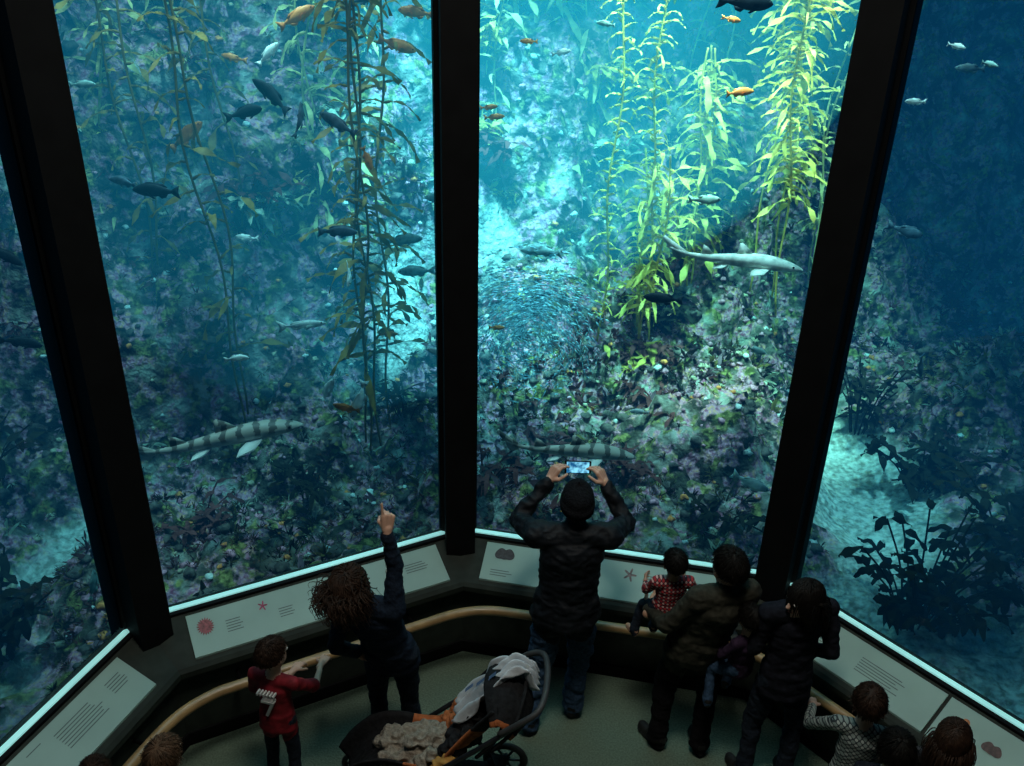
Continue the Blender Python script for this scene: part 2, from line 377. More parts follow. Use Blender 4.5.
kelp(-1.15,6.3,m_kd,.06,.30,.07,.5,2,bare=.5,clump=-.2); kelp(-1.05,6.5,m_kd,.06,.33,.08,.5,2,bare=.5,clump=0)
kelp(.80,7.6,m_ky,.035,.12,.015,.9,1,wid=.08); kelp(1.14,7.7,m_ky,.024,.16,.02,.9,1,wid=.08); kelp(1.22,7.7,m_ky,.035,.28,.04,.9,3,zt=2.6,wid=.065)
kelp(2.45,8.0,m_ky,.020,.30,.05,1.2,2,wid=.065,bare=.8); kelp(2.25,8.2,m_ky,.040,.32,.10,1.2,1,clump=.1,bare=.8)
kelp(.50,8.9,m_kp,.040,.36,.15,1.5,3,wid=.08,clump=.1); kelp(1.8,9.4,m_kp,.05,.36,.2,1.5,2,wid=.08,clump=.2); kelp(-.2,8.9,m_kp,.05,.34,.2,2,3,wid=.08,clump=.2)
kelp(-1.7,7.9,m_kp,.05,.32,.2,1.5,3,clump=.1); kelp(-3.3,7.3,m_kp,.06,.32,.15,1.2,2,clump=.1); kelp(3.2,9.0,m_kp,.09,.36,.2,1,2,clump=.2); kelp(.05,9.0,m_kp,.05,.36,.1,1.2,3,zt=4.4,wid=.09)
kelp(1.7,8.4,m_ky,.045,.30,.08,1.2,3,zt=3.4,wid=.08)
def bush(name,x,y,z,n,ln,wd,m,spread=.35,zt=.5):
    vs=[];fs=[]
    for s in range(n):
        a=random.random()*6.28; r=spread*random.random()**.5
        top=V((math.cos(a)*r*1.6,math.sin(a)*r*1.6,zt*random.uniform(.5,1.1)))
        path=smooth_path([V((math.cos(a)*r*.3,math.sin(a)*r*.3,0)),top*.5+V((0,0,.06)),top],5); tube(path,.007,5,1,vs,fs)
        for q in range(7):
            p=path[random.randint(3,len(path)-1)]; aa=random.random()*6.28
            d=V((math.cos(aa),math.sin(aa),random.uniform(.0,.8))).normalized()
            blade(vs,fs,p,d,V((0,0,1)),ln*random.uniform(.6,1.2),ln*wd,6,random.uniform(.6,1.6),.6,random.gauss(0,.4))
    return mesh(name,vs,fs,[m],None,True,loc=(x,y,z))
bush('broadleaf_seaweed',2.88,4.95,-.1,28,.18,.18,m_w[0],.36,.80); bush('broadleaf_seaweed',3.9,5.6,0,14,.24,.14,m_w[0],.4,.6)
bush('broadleaf_seaweed',3.35,7.6,.0,12,.20,.12,m_w[0],.2,.7); bush('broadleaf_seaweed',3.55,6.6,.0,16,.22,.14,m_w[0],.3,.4); bush('broadleaf_seaweed',-3.25,4.3,.0,16,.2,.15,m_w[0],.35,.6)
bush('broadleaf_seaweed',-4.1,5.8,.3,14,.24,.12,m_w[0],.4,.9)
random.seed(21)
for c in range(28):
    x=random.uniform(-3.2,2.6); y=random.uniform(7.3,9.3)
    if abs(x+1.1)<.35 or (abs(x-.2)<.7 and y<8.1) or (x>1.5 and y<8): continue
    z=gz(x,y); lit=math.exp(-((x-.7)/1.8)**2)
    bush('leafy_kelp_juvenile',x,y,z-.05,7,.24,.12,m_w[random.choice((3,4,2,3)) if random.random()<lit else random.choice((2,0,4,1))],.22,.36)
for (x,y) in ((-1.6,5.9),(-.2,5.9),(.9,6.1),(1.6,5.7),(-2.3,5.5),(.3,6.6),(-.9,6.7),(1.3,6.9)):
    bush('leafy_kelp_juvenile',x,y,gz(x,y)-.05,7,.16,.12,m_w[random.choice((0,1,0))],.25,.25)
# ------------------------------------------------------------------ water (homogeneous absorbing + glowing medium)
def volmat(name,ab,em,es):
    m,nt,o=newmat(name); N=nt.nodes;L=nt.links
    s=max(ab)
    e=N.new('ShaderNodeEmission'); e.inputs[0].default_value=(*em,1); e.inputs[1].default_value=es
    if s>0:
        a=N.new('ShaderNodeVolumeAbsorption'); a.inputs['Color'].default_value=(*[1-x/s for x in ab],1); a.inputs['Density'].default_value=s
        ad=N.new('ShaderNodeAddShader'); L.new(a.outputs[0],ad.inputs[0]); L.new(e.outputs[0],ad.inputs[1]); L.new(ad.outputs[0],o.inputs['Volume'])
    else: L.new(e.outputs[0],o.inputs['Volume'])
    return m
m_water=volmat('aquarium_water',(.205,.078,.060),(.02,.43,1.0),.0135)
wp=[(-9,-1),(-2.95,-1)]
for i in range(5):
    p=J[i]-miter[i]*.02; wp.append((p.x,p.y) if i not in (0,4) else (p.x-(.2 if i==0 else -.2),p.y))
wp+=[(3.2,-1),(9.2,-1),(9.2,13.6),(-9,13.6)]
slab('tank_water',wp,-1.0,7.0,m_water)
m_sh=volmat('water_glow',(.14,.09,.08),(.05,.80,1.0),.235)  # self-glowing volume in place of light scattered in the water
m_sh2_=volmat('water_glow_dim',(.10,.06,.05),(.03,.66,1.0),.062)  # weaker emissive haze, also in place of scattered light
def ellip(name,c,r,m,sub=4):
    bm=bmesh.new(); bmesh.ops.create_icosphere(bm,subdivisions=sub,radius=1); bmesh.ops.scale(bm,vec=r,verts=bm.verts)
    me=bpy.data.meshes.new(name); bm.to_mesh(me); bm.free(); me.materials.append(m); me.polygons.foreach_set('use_smooth',[True]*len(me.polygons))
    ob=bpy.data.objects.new(name,me); ob.location=c; return link(ob)
ellip('water_glow',(.70,7.95,4.4),(2.3,1.3,2.9),m_sh)
ellip('water_glow',(-1.5,7.2,3.4),(3.0,1.8,2.9),m_sh2_)
# ------------------------------------------------------------------ lights
def spot(name,loc,tgt,e,ang,col=(1,1,1),blend=.8,r=.25):
    l=bpy.data.lights.new(name,'SPOT'); l.energy=e; l.spot_size=math.radians(ang); l.spot_blend=blend; l.color=col; l.shadow_soft_size=r
    ob=bpy.data.objects.new(name,l); ob.location=loc; ob.rotation_euler=(V(tgt)-V(loc)).to_track_quat('-Z','Y').to_euler(); return link(ob)
def area(name,loc,tgt,e,sx,sy,col=(1,1,1)):
    l=bpy.data.lights.new(name,'AREA'); l.energy=e; l.shape='RECTANGLE'; l.size=sx; l.size_y=sy; l.color=col
    ob=bpy.data.objects.new(name,l); ob.location=loc; ob.rotation_euler=(V(tgt)-V(loc)).to_track_quat('-Z','Y').to_euler(); return link(ob)
spot('tank_spot',(1.1,6.6,6.9),(1.25,8.1,1.9),11000,40,(1,.93,.66))
spot('tank_spot',(-.5,6.9,6.9),(-.45,8.5,1.3),13500,34,(.85,1,.97))
spot('tank_spot',(2.6,7.0,6.9),(2.5,8.4,2.6),6000,42,(1,.95,.72))
spot('tank_spot',(-2.2,6.2,6.9),(-2.2,7.8,2.0),2200,60,(.9,1,.95))
spot('tank_spot',(3.2,5.6,6.9),(3.1,6.6,0),2100,24,(.8,1,1))
spot('tank_spot',(-3.6,4.4,6.9),(-3.2,5.1,0),1000,26,(.8,1,1))
spot('tank_spot',(-2.1,5.5,6.9),(-2.0,5.3,1.1),1100,14,(1,1,.95),1.0)  # added narrow spot, only lifts the left leopard shark
spot('tank_spot',(.5,6.0,6.9),(.45,5.6,.9),1200,14,(1,1,.95),1.0)  # added narrow spot, only lifts the middle leopard shark
spot('tank_spot',(1.1,6.2,6.9),(1.2,6.9,1.2),1800,26,(1,.97,.92),1.0)  # added spot to brighten the rocks low in the centre
area('tank_skylight',(-.3,6.8,6.95),(-.3,7,0),260,6,3.2,(.75,.95,1))
area('room_downlight',(.2,2.2,7.0),(.2,3.2,0),138,1.4,1.0,(1,.96,.85))
# ------------------------------------------------------------------ fish
m_eyeb=mat('fish_eye',(.01,.01,.01),.1,.1,20,0)
FM={'orange':mat('rockfish_orange',(.95,.26,.06),.5,.3,14,.1),'dark':mat('rockfish_dark',(.012,.02,.025),.6,.4,14,.1,spec=.15),'blue':mat('rockfish_blue',(.08,.12,.15),.45,.4,18,.1,spec=.2),'silver':mat('silver_scales',(.80,.84,.76),.4,.2,25,.1),'teal':mat('teal_scales',(.28,.38,.34),.45,.35,22,.1,spec=.2)}
def frame(h,up=V((0,0,1))):
    x=V(h).normalized(); y=up.cross(x).normalized(); z=x.cross(y); return Matrix((x,y,z)).transposed()
def loft(st,n=12):
    vs=[];fs=[]
    for (x,cy,cz,w,h) in st:
        for j in range(n):
            a=2*math.pi*j/n; vs.append(V((x,cy+w*math.cos(a),cz+h*math.sin(a))))
    m=len(st)
    for i in range(m-1):
        for j in range(n):
            a=i*n+j;b=i*n+(j+1)%n; fs.append((a,b,b+n,a+n))
    fs.append(tuple(range(n))); fs.append(tuple((m-1)*n+j for j in range(n-1,-1,-1)))
    return vs,fs
def fin(vs,fs,pts,th=.006):
    n=len(pts);b=len(vs); vs+=[V(p)+V((0,th,0)) for p in pts]; vs+=[V(p)-V((0,th,0)) for p in pts]
    fs.append(tuple(b+i for i in range(n))); fs.append(tuple(b+n+i for i in range(n-1,-1,-1)))
    for i in range(n): fs.append((b+i,b+n+i,b+n+(i+1)%n,b+(i+1)%n))
def fish(name,pos,Ln,head,mk,hr=.15,bend=0.0):
    st=[]
    for x,k in ((.5,.04),(.47,.26),(.42,.50),(.34,.76),(.24,.94),(.12,1.0),(0,.94),(-.12,.78),(-.22,.56),(-.30,.38),(-.36,.27),(-.40,.25)):
        st.append((x,bend*(x-.1)**2,0.01*k,hr*k*.42,hr*k))
    vs,fs=loft(st,12)
    yb=bend*.25
    fin(vs,fs,[(-.38,yb,.04),(-.47,yb,.10),(-.57,yb*1.5,.15),(-.54,yb*1.4,.06),(-.525,yb*1.4,0),(-.54,yb*1.4,-.06),(-.57,yb*1.5,-.14),(-.47,yb,-.10),(-.38,yb,-.04)])
    fin(vs,fs,[(.24,0,hr*.9),(.20,0,hr*1.15),(.10,0,hr*1.28),(.0,0,hr*1.15),(-.08,0,hr*1.12),(-.18,0,hr*1.05),(-.28,0,hr*.55),(-.24,0,hr*.4),(0,0,hr*.8)])
    fin(vs,fs,[(-.06,0,-hr*.8),(-.12,0,-hr*1.15),(-.22,0,-hr*.95),(-.27,0,-hr*.4)])
    fin(vs,fs,[(.16,0,-hr*.9),(.06,0,-hr*1.25),(.02,0,-hr*1.15),(.08,0,-hr*.85)])
    for s in (-1,1):
        b=len(vs); w_=hr*.40
        vs+=[V((.22,s*w_,-.02)),V((.10,s*(w_+.07),-.0)),V((.04,s*(w_+.09),-.07)),V((.13,s*w_*1.0,-.07))]; fs.append((b,b+1,b+2,b+3))
    nb=len(fs); mi=[0]*nb
    for s in (-1,1):
        b=len(vs); vs+=[V((.40,s*hr*.24,.035))+v*.018 for v in IV]; fs+=[tuple(b+a for a in f) for f in IF]; mi+=[1]*len(IF)
    R=frame(head)
    vs=[R@(v*Ln) for v in vs]
    return mesh(name,vs,fs,[FM[mk],m_eyeb],None,True,mi,loc=pos)
F_=[('orange_rockfish',(-2.365,6.5,2.92),.30,(.75,.1,.6),'orange'),('orange_rockfish',(-1.506,6.5,3.73),.27,(.8,.2,.45),'orange'),
('orange_rockfish',(-.85,6.6,3.55),.26,(.9,.1,-.3),'orange'),('orange_rockfish',(-.22,6.9,3.10),.13,(1,.2,.1),'orange'),('orange_rockfish',(-.18,6.9,3.03),.15,(1,0,.1),'orange'),
('dark_rockfish',(-1.683,6.3,3.25),.30,(-.7,.1,.6),'dark'),('dark_rockfish',(-1.86,6.3,3.13),.27,(.85,-.2,.25),'dark'),
('blue_rockfish',(-1.17,5.9,3.15),.26,(-.8,.2,.4),'blue'),('blue_rockfish',(-1.40,5.9,3.17),.22,(.1,.4,.9),'blue'),
('dark_rockfish',(-2.45,6.0,2.65),.32,(-1,.1,0),'dark'),('blue_rockfish',(-2.7,6.1,2.68),.22,(-1,.3,.1),'blue'),
('blue_rockfish',(-1.2,5.9,2.43),.25,(1,.1,-.05),'blue'),('surfperch',(-.76,6.5,1.94),.28,(-1,.1,-.1),'teal'),
('kelp_bass',(-1.09,5.6,2.22),.25,(.1,-.9,-.2),'silver'),('senorita_fish',(-1.50,5.9,1.73),.33,(1,.05,.1),'silver'),
('surfperch',(-1.29,5.6,1.37),.21,(.4,-.1,.8),'silver'),('surfperch',(-1.02,5.3,1.44),.26,(-.35,-.2,-.85),'silver'),
('garibaldi',(-1.10,5.25,1.42),.18,(-.9,-.1,.3),'orange'),('dark_rockfish',(1.088,6.2,1.886),.28,(-1,.1,.05),'dark'),
('blue_rockfish',(.19,6.6,2.10),.31,(-1,.1,0),'teal'),('surfperch',(1.66,5.2,.94),.27,(.85,-.1,-.35),'silver'),('surfperch',(2.09,6,1.22),.19,(.6,-.1,-.5),'silver'),
('dark_rockfish',(1.457,6.3,3.9),.35,(1,.1,-.05),'dark'),('orange_rockfish',(1.60,6.8,3.27),.2,(1,.1,.1),'orange'),
('surfperch',(2.725,6,3.7),.12,(1,.1,-.2),'silver'),('surfperch',(2.54,6,3.36),.13,(-1,.1,0),'silver'),('surfperch',(2.95,6,3.6),.12,(1,.1,-.2),'teal'),
('surfperch',(-2.51,4.3,.67),.2,(.1,.3,.9),'teal'),('dark_rockfish',(-3.29,5.5,2.34),.25,(.8,.1,-.5),'dark'),('dark_rockfish',(-3.19,5.3,1.82),.26,(1,.1,-.2),'dark'),
('blue_rockfish',(3.13,7,2.2),.3,(1,.1,-.3),'blue'),('surfperch',(1.45,6.8,2.47),.24,(1,.1,0),'teal'),('surfperch',(-.82,6.4,2.22),.27,(1,.1,.1),'teal'),
('surfperch',(1.85,6.8,4.25),.30,(1,.1,.2),'teal'),('blue_rockfish',(-.58,6.7,2.45),.25,(-1,.1,.1),'teal'),
('surfperch',(-1.7,6.4,3.5),.20,(.6,.1,.6),'silver'),('orange_rockfish',(-.75,6.8,3.75),.25,(-1,.1,.1),'orange'),('blue_rockfish',(-1.05,6.6,3.85),.24,(1,.1,.3),'blue'),
('surfperch',(.3,6.9,3.5),.14,(1,.2,.2),'silver'),('surfperch',(.6,6.9,3.7),.13,(-1,.2,.1),'teal'),('surfperch',(1.5,6.9,3.75),.14,(1,.2,-.2),'orange'),('surfperch',(-2.0,6.4,2.2),.18,(-1,.2,0),'silver'),('surfperch',(-2.9,6.2,3.3),.16,(1,.2,0),'teal'),('surfperch',(-1.9,5.6,1.6),.16,(1,.2,0),'silver'),('surfperch',(1.9,6.4,1.4),.18,(1,.2,-.4),'teal'),('surfperch',(3.5,7.4,3.4),.22,(-1,.2,0),'blue'),('surfperch',(3.2,6.4,1.3),.22,(.3,.2,-.9),'blue'),
('orange_rockfish',(-.95,6.3,1.5),.14,(1,.1,0),'orange'),('orange_rockfish',(-2.1,6.9,3.4),.18,(-1,.1,.2),'orange'),('surfperch',(.95,5.9,1.1),.14,(-1,.1,0),'silver'),('surfperch',(-.55,6.0,1.5),.18,(-1,.1,.2),'silver'),('orange_rockfish',(.05,6.6,3.6),.12,(-1,.1,0),'orange'),
('orange_rockfish',(-.12,6.2,1.62),.12,(1,.1,0),'orange'),('orange_rockfish',(-1.0,6.0,2.9),.16,(.3,.1,-.9),'orange')]
random.seed(5)
for nm,p,l,h,mk in F_:
    fish(nm,p,l,h,mk,.09 if nm=='senorita_fish' else .145,random.uniform(-.5,.5))
# sharks
ms,nt,o=newmat('leopard_skin'); N=nt.nodes;L=nt.links
b=N.new('ShaderNodeBsdfPrincipled'); b.inputs['Roughness'].default_value=.5; b.inputs['Specular IOR Level'].default_value=.3; tc=N.new('ShaderNodeTexCoord')
wv=N.new('ShaderNodeTexWave'); wv.bands_direction='X'; wv.inputs['Scale'].default_value=2.9; wv.inputs['Distortion'].default_value=1.5; wv.inputs['Detail Scale'].default_value=6
L.new(tc.outputs['Object'],wv.inputs['Vector'])
nn=N.new('ShaderNodeTexNoise'); nn.inputs['Scale'].default_value=30; L.new(tc.outputs['Object'],nn.inputs['Vector'])
ad=N.new('ShaderNodeMath'); ad.operation='MULTIPLY_ADD'; ad.inputs[1].default_value=1.3; L.new(nn.outputs['Fac'],ad.inputs[0]); L.new(wv.outputs['Fac'],ad.inputs[2])
sb=N.new('ShaderNodeMapRange'); sb.inputs[1].default_value=1.28; sb.inputs[2].default_value=1.42; L.new(ad.outputs[0],sb.inputs[0])
sx=N.new('ShaderNodeSeparateXYZ'); L.new(tc.outputs['Object'],sx.inputs[0]); mr2=N.new('ShaderNodeMapRange'); mr2.inputs[1].default_value=-.03; mr2.inputs[2].default_value=.015; L.new(sx.outputs['Z'],mr2.inputs[0])
mu=N.new('ShaderNodeMath'); mu.operation='MULTIPLY'; L.new(sb.outputs[0],mu.inputs[0]); L.new(mr2.outputs[0],mu.inputs[1])
mu2=N.new('ShaderNodeMath'); mu2.operation='MULTIPLY'; mu2.inputs[1].default_value=.85; L.new(mu.outputs[0],mu2.inputs[0])
bc=N.new('ShaderNodeMix'); bc.data_type='RGBA'; bc.inputs[6].default_value=(.66,.62,.56,1); bc.inputs[7].default_value=(.40,.34,.28,1); L.new(mr2.outputs[0],bc.inputs[0])
b2=N.new('ShaderNodeMix'); b2.data_type='RGBA'; b2.inputs[7].default_value=(.05,.045,.04,1); L.new(mu2.outputs[0],b2.inputs[0]); L.new(bc.outputs[2],b2.inputs[6])
L.new(b2.outputs[2],b.inputs['Base Color']); L.new(b.outputs[0],o.inputs['Surface'])
def shark(name,pos,Ln,head,bend=.12,mt=None):
    def cy(x): return bend*math.sin((x-.1)*4.2)*(.25+.75*(.5-x))
    st=[]
    prof=[(.5,.008,.004),(.485,.02,.012),(.46,.034,.021),(.42,.046,.032),(.37,.053,.042),(.30,.058,.052),(.22,.058,.058),(.12,.052,.056),(.02,.044,.048),(-.08,.034,.038),(-.18,.025,.029),(-.26,.018,.021),(-.33,.012,.016),(-.40,.008,.012),(-.46,.005,.009),(-.50,.003,.005)]
    for x,w_,h_ in prof: st.append((x,cy(x),(.10*max(0,-x-.36)),w_,h_))
    vs,fs=loft(st,14)
    def f2(pts,th=.004):
        fin(vs,fs,[(p[0],cy(p[0]),p[1]) for p in pts],th)
    f2([(.13,.045),(.06,.105),(.02,.13),(.005,.12),(.01,.08),(.0,.045)])
    f2([(-.16,.028),(-.215,.075),(-.25,.088),(-.25,.06),(-.255,.02)])
    f2([(-.20,-.025),(-.245,-.06),(-.265,-.065),(-.265,-.02)])
    f2([(-.34,.012),(-.44,.055),(-.53,.085),(-.54,.06),(-.50,.03),(-.46,-.0),(-.44,-.04),(-.40,-.055),(-.37,-.03),(-.34,-.01)])
    for s in (-1,1):
        for (x0,x1,l,w_) in ((.27,.18,.13,.05),(-.03,-.09,.06,.035)):
            b=len(vs); y0=cy(x0)
            vs+=[V((x0,y0+s*w_*.8,-.025)),V((x0-.05,y0+s*(w_+l*.65),-.05)),V((x1-.06,y0+s*(w_+l),-.065)),V((x1-.05,y0+s*(w_+l*.5),-.05)),V((x1,cy(x1)+s*w_*.7,-.03))]
            vs+=[v+V((0,0,-.006)) for v in vs[b:b+5]]
            fs.append((b,b+1,b+2,b+3,b+4)); fs.append((b+9,b+8,b+7,b+6,b+5))
            for i in range(5): fs.append((b+i,b+(i+1)%5,b+5+(i+1)%5,b+5+i))
    mi=[0]*len(fs)
    for s in (-1,1):
        b=len(vs); vs+=[V((.425,cy(.425)+s*.043,.014))+v*.008 for v in IV]; fs+=[tuple(b+a for a in f) for f in IF]; mi+=[1]*len(IF)
    R=frame(head); ob=mesh(name,[v*Ln for v in vs],fs,[mt or ms,m_eyeb],None,True,mi,loc=pos)
    ob.rotation_euler=R.to_euler(); return ob
shark('leopard_shark',(-2.0,5.3,1.14),1.16,(1,.10,.12),.10)
shark('leopard_shark',(.42,5.55,.98),.98,(1,-.08,-.13),.12)
m_sh2=mat('pale_shark_skin',(.72,.74,.62),.5,.3,14,.1)
shark('spiny_dogfish',(1.55,6.1,2.25),.98,(1,-.15,-.14),.16,m_sh2)
spot('tank_spot',(1.5,5.9,6.9),(1.55,6.1,2.25),1600,15,(.85,1,1),1.0)  # added spot aimed at the dogfish to make it stand out
# sardine school
vs=[];fs=[]
for i in range(1500):
    q=V((random.gauss(0,.48),random.gauss(0,.4),random.gauss(0,.46)))
    if q.length>1.15: continue
    c=V((q.x*.56,q.y*.35,q.z*.62)); a=math.atan2(c.z,c.x)
    h=V((-math.sin(a)*.8-.5+random.gauss(0,.3),random.gauss(0,.3),math.cos(a)*.6+random.gauss(0,.2))).normalized(); R=frame(h); l=random.uniform(.05,.08); b=len(vs)
    for v in [(.5,0,0),(.2,.06,.0),(.2,0,.12),(.2,-.06,0),(.2,0,-.12),(-.3,0,.03),(-.3,0,-.03),(-.5,0,.12),(-.5,0,-.12)]: vs.append(c+R@(V(v)*l))
    fs+=[tuple(b+k for k in f) for f in [(0,2,1),(0,3,2),(0,4,3),(0,1,4),(1,2,5),(2,3,5),(3,4,6),(4,1,6),(1,5,6),(3,6,5),(5,7,8,6)]]
mesh('sardine_school',vs,fs,[mat('sardine',(.40,.75,.90),.3,.7,30,0,spec=.6)],None,False,loc=(.14,6.6,1.48))
spot('tank_spot',(.3,5.7,6.9),(.13,6.6,1.6),4200,14,(.6,.95,1),1.0)  # added spot to brighten the sardine school
# ------------------------------------------------------------------ people machinery
class Part:
    def __init__(s,a,b,ra,rb,label,side=None,kx=1,ky=1,flat=False,n=16):
        s.a=V(a);s.b=V(b);s.ra=ra;s.rb=rb;s.label=label;s.kx=kx;s.ky=ky
        d=s.b-s.a; s.L=max(d.length,1e-5); d=d.normalized() if d.length>1e-6 else V((0,0,1)); s.d=d
        sd=V(side) if side is not None else (d.cross(V((0,1,0))) if abs(d.y)<.9 else d.cross(V((1,0,0))))
        sd=sd-d*sd.dot(d); sd.normalize(); s.s=sd; s.w=d.cross(sd)
        vs=[];fs=[]; rings=[]
        if flat: rings=[(0,ra),(s.L,rb)]
        else:
            for ph in (80,60,38,18,0): rings.append((-ra*math.sin(math.radians(ph))*min(kx,ky,1),ra*math.cos(math.radians(ph))))
            for ph in (0,18,38,60,80): rings.append((s.L+rb*math.sin(math.radians(ph))*min(kx,ky,1),rb*math.cos(math.radians(ph))))
        for x,r in rings:
            for j in range(n):
                t=2*math.pi*j/n; vs.append(s.a+d*x+s.s*math.cos(t)*r*kx+s.w*math.sin(t)*r*ky)
        m=len(rings)
        for i in range(m-1):
            for j in range(n):
                q=i*n+j;e=i*n+(j+1)%n; fs.append((q,e,e+n,q+n))
        fs.append(tuple(range(n-1,-1,-1))); fs.append(tuple((m-1)*n+j for j in range(n)))
        s.vs=vs;s.fs=fs
    def dist(s,Pn):
        q=Pn-np.array(s.a); t=q@np.array(s.d); a=q@np.array(s.s)/s.kx; c=q@np.array(s.w)/s.ky
        tt=np.clip(t,0,s.L); r=s.ra+(s.rb-s.ra)*tt/s.L
        return np.sqrt((t-tt)**2+a*a+c*c)-r
def ell(c,r,rx,label):
    R=rx
    p=Part(V(c)-R.col[2]*1e-4,V(c)+R.col[2]*1e-4,r[2],r[2],label,R.col[0],1,1)
    p.vs=[]; p.fs=[]
    n=16;m=12
    for i in range(1,m):
        ph=math.pi*i/m
        for j in range(n):
            t=2*math.pi*j/n; p.vs.append(V(c)+R@V((r[0]*math.sin(ph)*math.cos(t),r[1]*math.sin(ph)*math.sin(t),-r[2]*math.cos(ph))))
    for i in range(m-2):
        for j in range(n):
            q=i*n+j;e=i*n+(j+1)%n; p.fs.append((q,e,e+n,q+n))
    p.fs.append(tuple(range(n-1,-1,-1))); p.fs.append(tuple((m-2)*n+j for j in range(n)))
    Ri=np.array(R.inverted()); cc=np.array(V(c)); rr=np.array(r)
    p.dist=lambda Pn:(np.sqrt((((Pn-cc)@Ri.T/rr)**2).sum(1))-1)*min(r)
    return p
def remesh(name,parts,vox,mats,labels,org,parent,sm=3,wrinkle=0,wl=(),wscale=9):
    vs=[];fs=[]
    for p in parts:
        b=len(vs); vs+=[v-org for v in p.vs]; fs+=[tuple(b+i for i in f) for f in p.fs]
    me=bpy.data.meshes.new('tmp'); me.from_pydata([tuple(v) for v in vs],[],fs); me.update()
    ob=bpy.data.objects.new('tmp',me); COL.objects.link(ob)
    md=ob.modifiers.new('r','REMESH'); md.mode='VOXEL'; md.voxel_size=vox
    dg=bpy.context.evaluated_depsgraph_get(); nm=bpy.data.meshes.new_from_object(ob.evaluated_get(dg))
    bpy.data.objects.remove(ob); 
    nv=len(nm.vertices); co=np.empty(nv*3); nm.vertices.foreach_get('co',co); co=co.reshape(-1,3)
    ed=np.empty(len(nm.edges)*2,int); nm.edges.foreach_get('vertices',ed); ed=ed.reshape(-1,2)
    deg=np.bincount(ed.ravel(),minlength=nv)[:,None].clip(1)
    for it in range(sm):
        s=np.zeros_like(co); np.add.at(s,ed[:,0],co[ed[:,1]]); np.add.at(s,ed[:,1],co[ed[:,0]]); co=co*.45+.55*s/deg
    nm.vertices.foreach_set('co',co.ravel()); nm.update()
    def lab(Pn):
        D=np.stack([p.dist(Pn+np.array(org)) for p in parts]); return np.array([labels.index(p.label) for p in parts])[D.argmin(0)]
    if wrinkle:
        lv=lab(co); nr=np.empty(nv*3); nm.vertices.foreach_get('normal',nr); nr=nr.reshape(-1,3)
        wi=[labels.index(x) for x in wl if x in labels]
        for i in range(nv):
            if lv[i] in wi:
                p=V(co[i]); q=V((p.x*wscale,p.y*wscale,p.z*wscale*1.9)); 
                rd=1-abs(noise.noise(q*1.7+V((4,4,4))))*2.2
                co[i]+=nr[i]*wrinkle*(noise.noise(q)+.5*noise.noise(q*2.1)+.5*max(0,rd)-.3)
        nm.vertices.foreach_set('co',co.ravel()); nm.update()
    nf=len(nm.polygons); fc=np.empty(nf*3); nm.polygons.foreach_get('center',fc)
    lf=lab(fc.reshape(-1,3)); nm.materials.clear()
    for m in mats: nm.materials.append(m)
    nm.polygons.foreach_set('material_index',lf.astype(int)); nm.polygons.foreach_set('use_smooth',[True]*nf); nm.update()
    nm.name=name; o2=bpy.data.objects.new(name,nm); return link(o2,parent)
def hand(name,wr,d,pn,s,side,curl,mt,org,parent,sp=.12,thumb=.5):
    d=V(d).normalized(); pn=V(pn); pn=(pn-d*pn.dot(d)).normalized(); t=d.cross(pn)*side
    ps=[Part(wr-d*.05*s,wr+d*.02*s,.026*s,.026*s,'skin')]
    offs=(.030,.010,-.010,-.029); plen=(.092,.095,.090,.082); fl=(.072,.080,.074,.058); rr=(.0095,.0098,.0093,.0082)
    for k in range(4):
        kn=wr+d*plen[k]*s+t*offs[k]*s
        ps.append(Part(wr+d*.015*s+t*offs[k]*.6*s,kn,.015*s,.0125*s,'skin'))
        c=curl[k] if isinstance(curl,(tuple,list)) else curl
        dd=(d+t*offs[k]/.03*sp).normalized(); p=kn; ang=c*.8
        for q,fr_ in enumerate((.45,.31,.24)):
            ax=(dd*math.cos(ang)+pn*math.sin(ang)).normalized(); e=p+ax*fl[k]*fr_*s
            ps.append(Part(p,e,rr[k]*s*(1-.08*q),rr[k]*s*(.92-.08*q),'skin',n=10)); p=e; ang+=c*1.0
    b=wr+d*.025*s+t*.026*s; td=(d*.65+t*.75+pn*.25).normalized()
    if thumb>1: td=(d*.8+t*.35+pn*.5).normalized()
    m1=b+td*.040*s
    ps.append(Part(b-t*.01*s,m1,.016*s,.0125*s,'skin')); td2=(d*.9+t*.35+pn*thumb).normalized()
    if thumb>1: td2=(d*.3-t*.5+pn*.9).normalized()
    m2=m1+td2*.032*s
    ps.append(Part(m1,m2,.0115*s,.0105*s,'skin',n=10)); td3=(d*.85+t*.05+pn*(thumb+.3)).normalized()
    if thumb>1: td3=(-t*.9+pn*.4).normalized()
    ps.append(Part(m2,m2+td3*.024*s,.0105*s,.0085*s,'skin',n=10))
    return remesh(name,ps,.0042*max(s,.75),[mt],['skin'],org,parent,1)
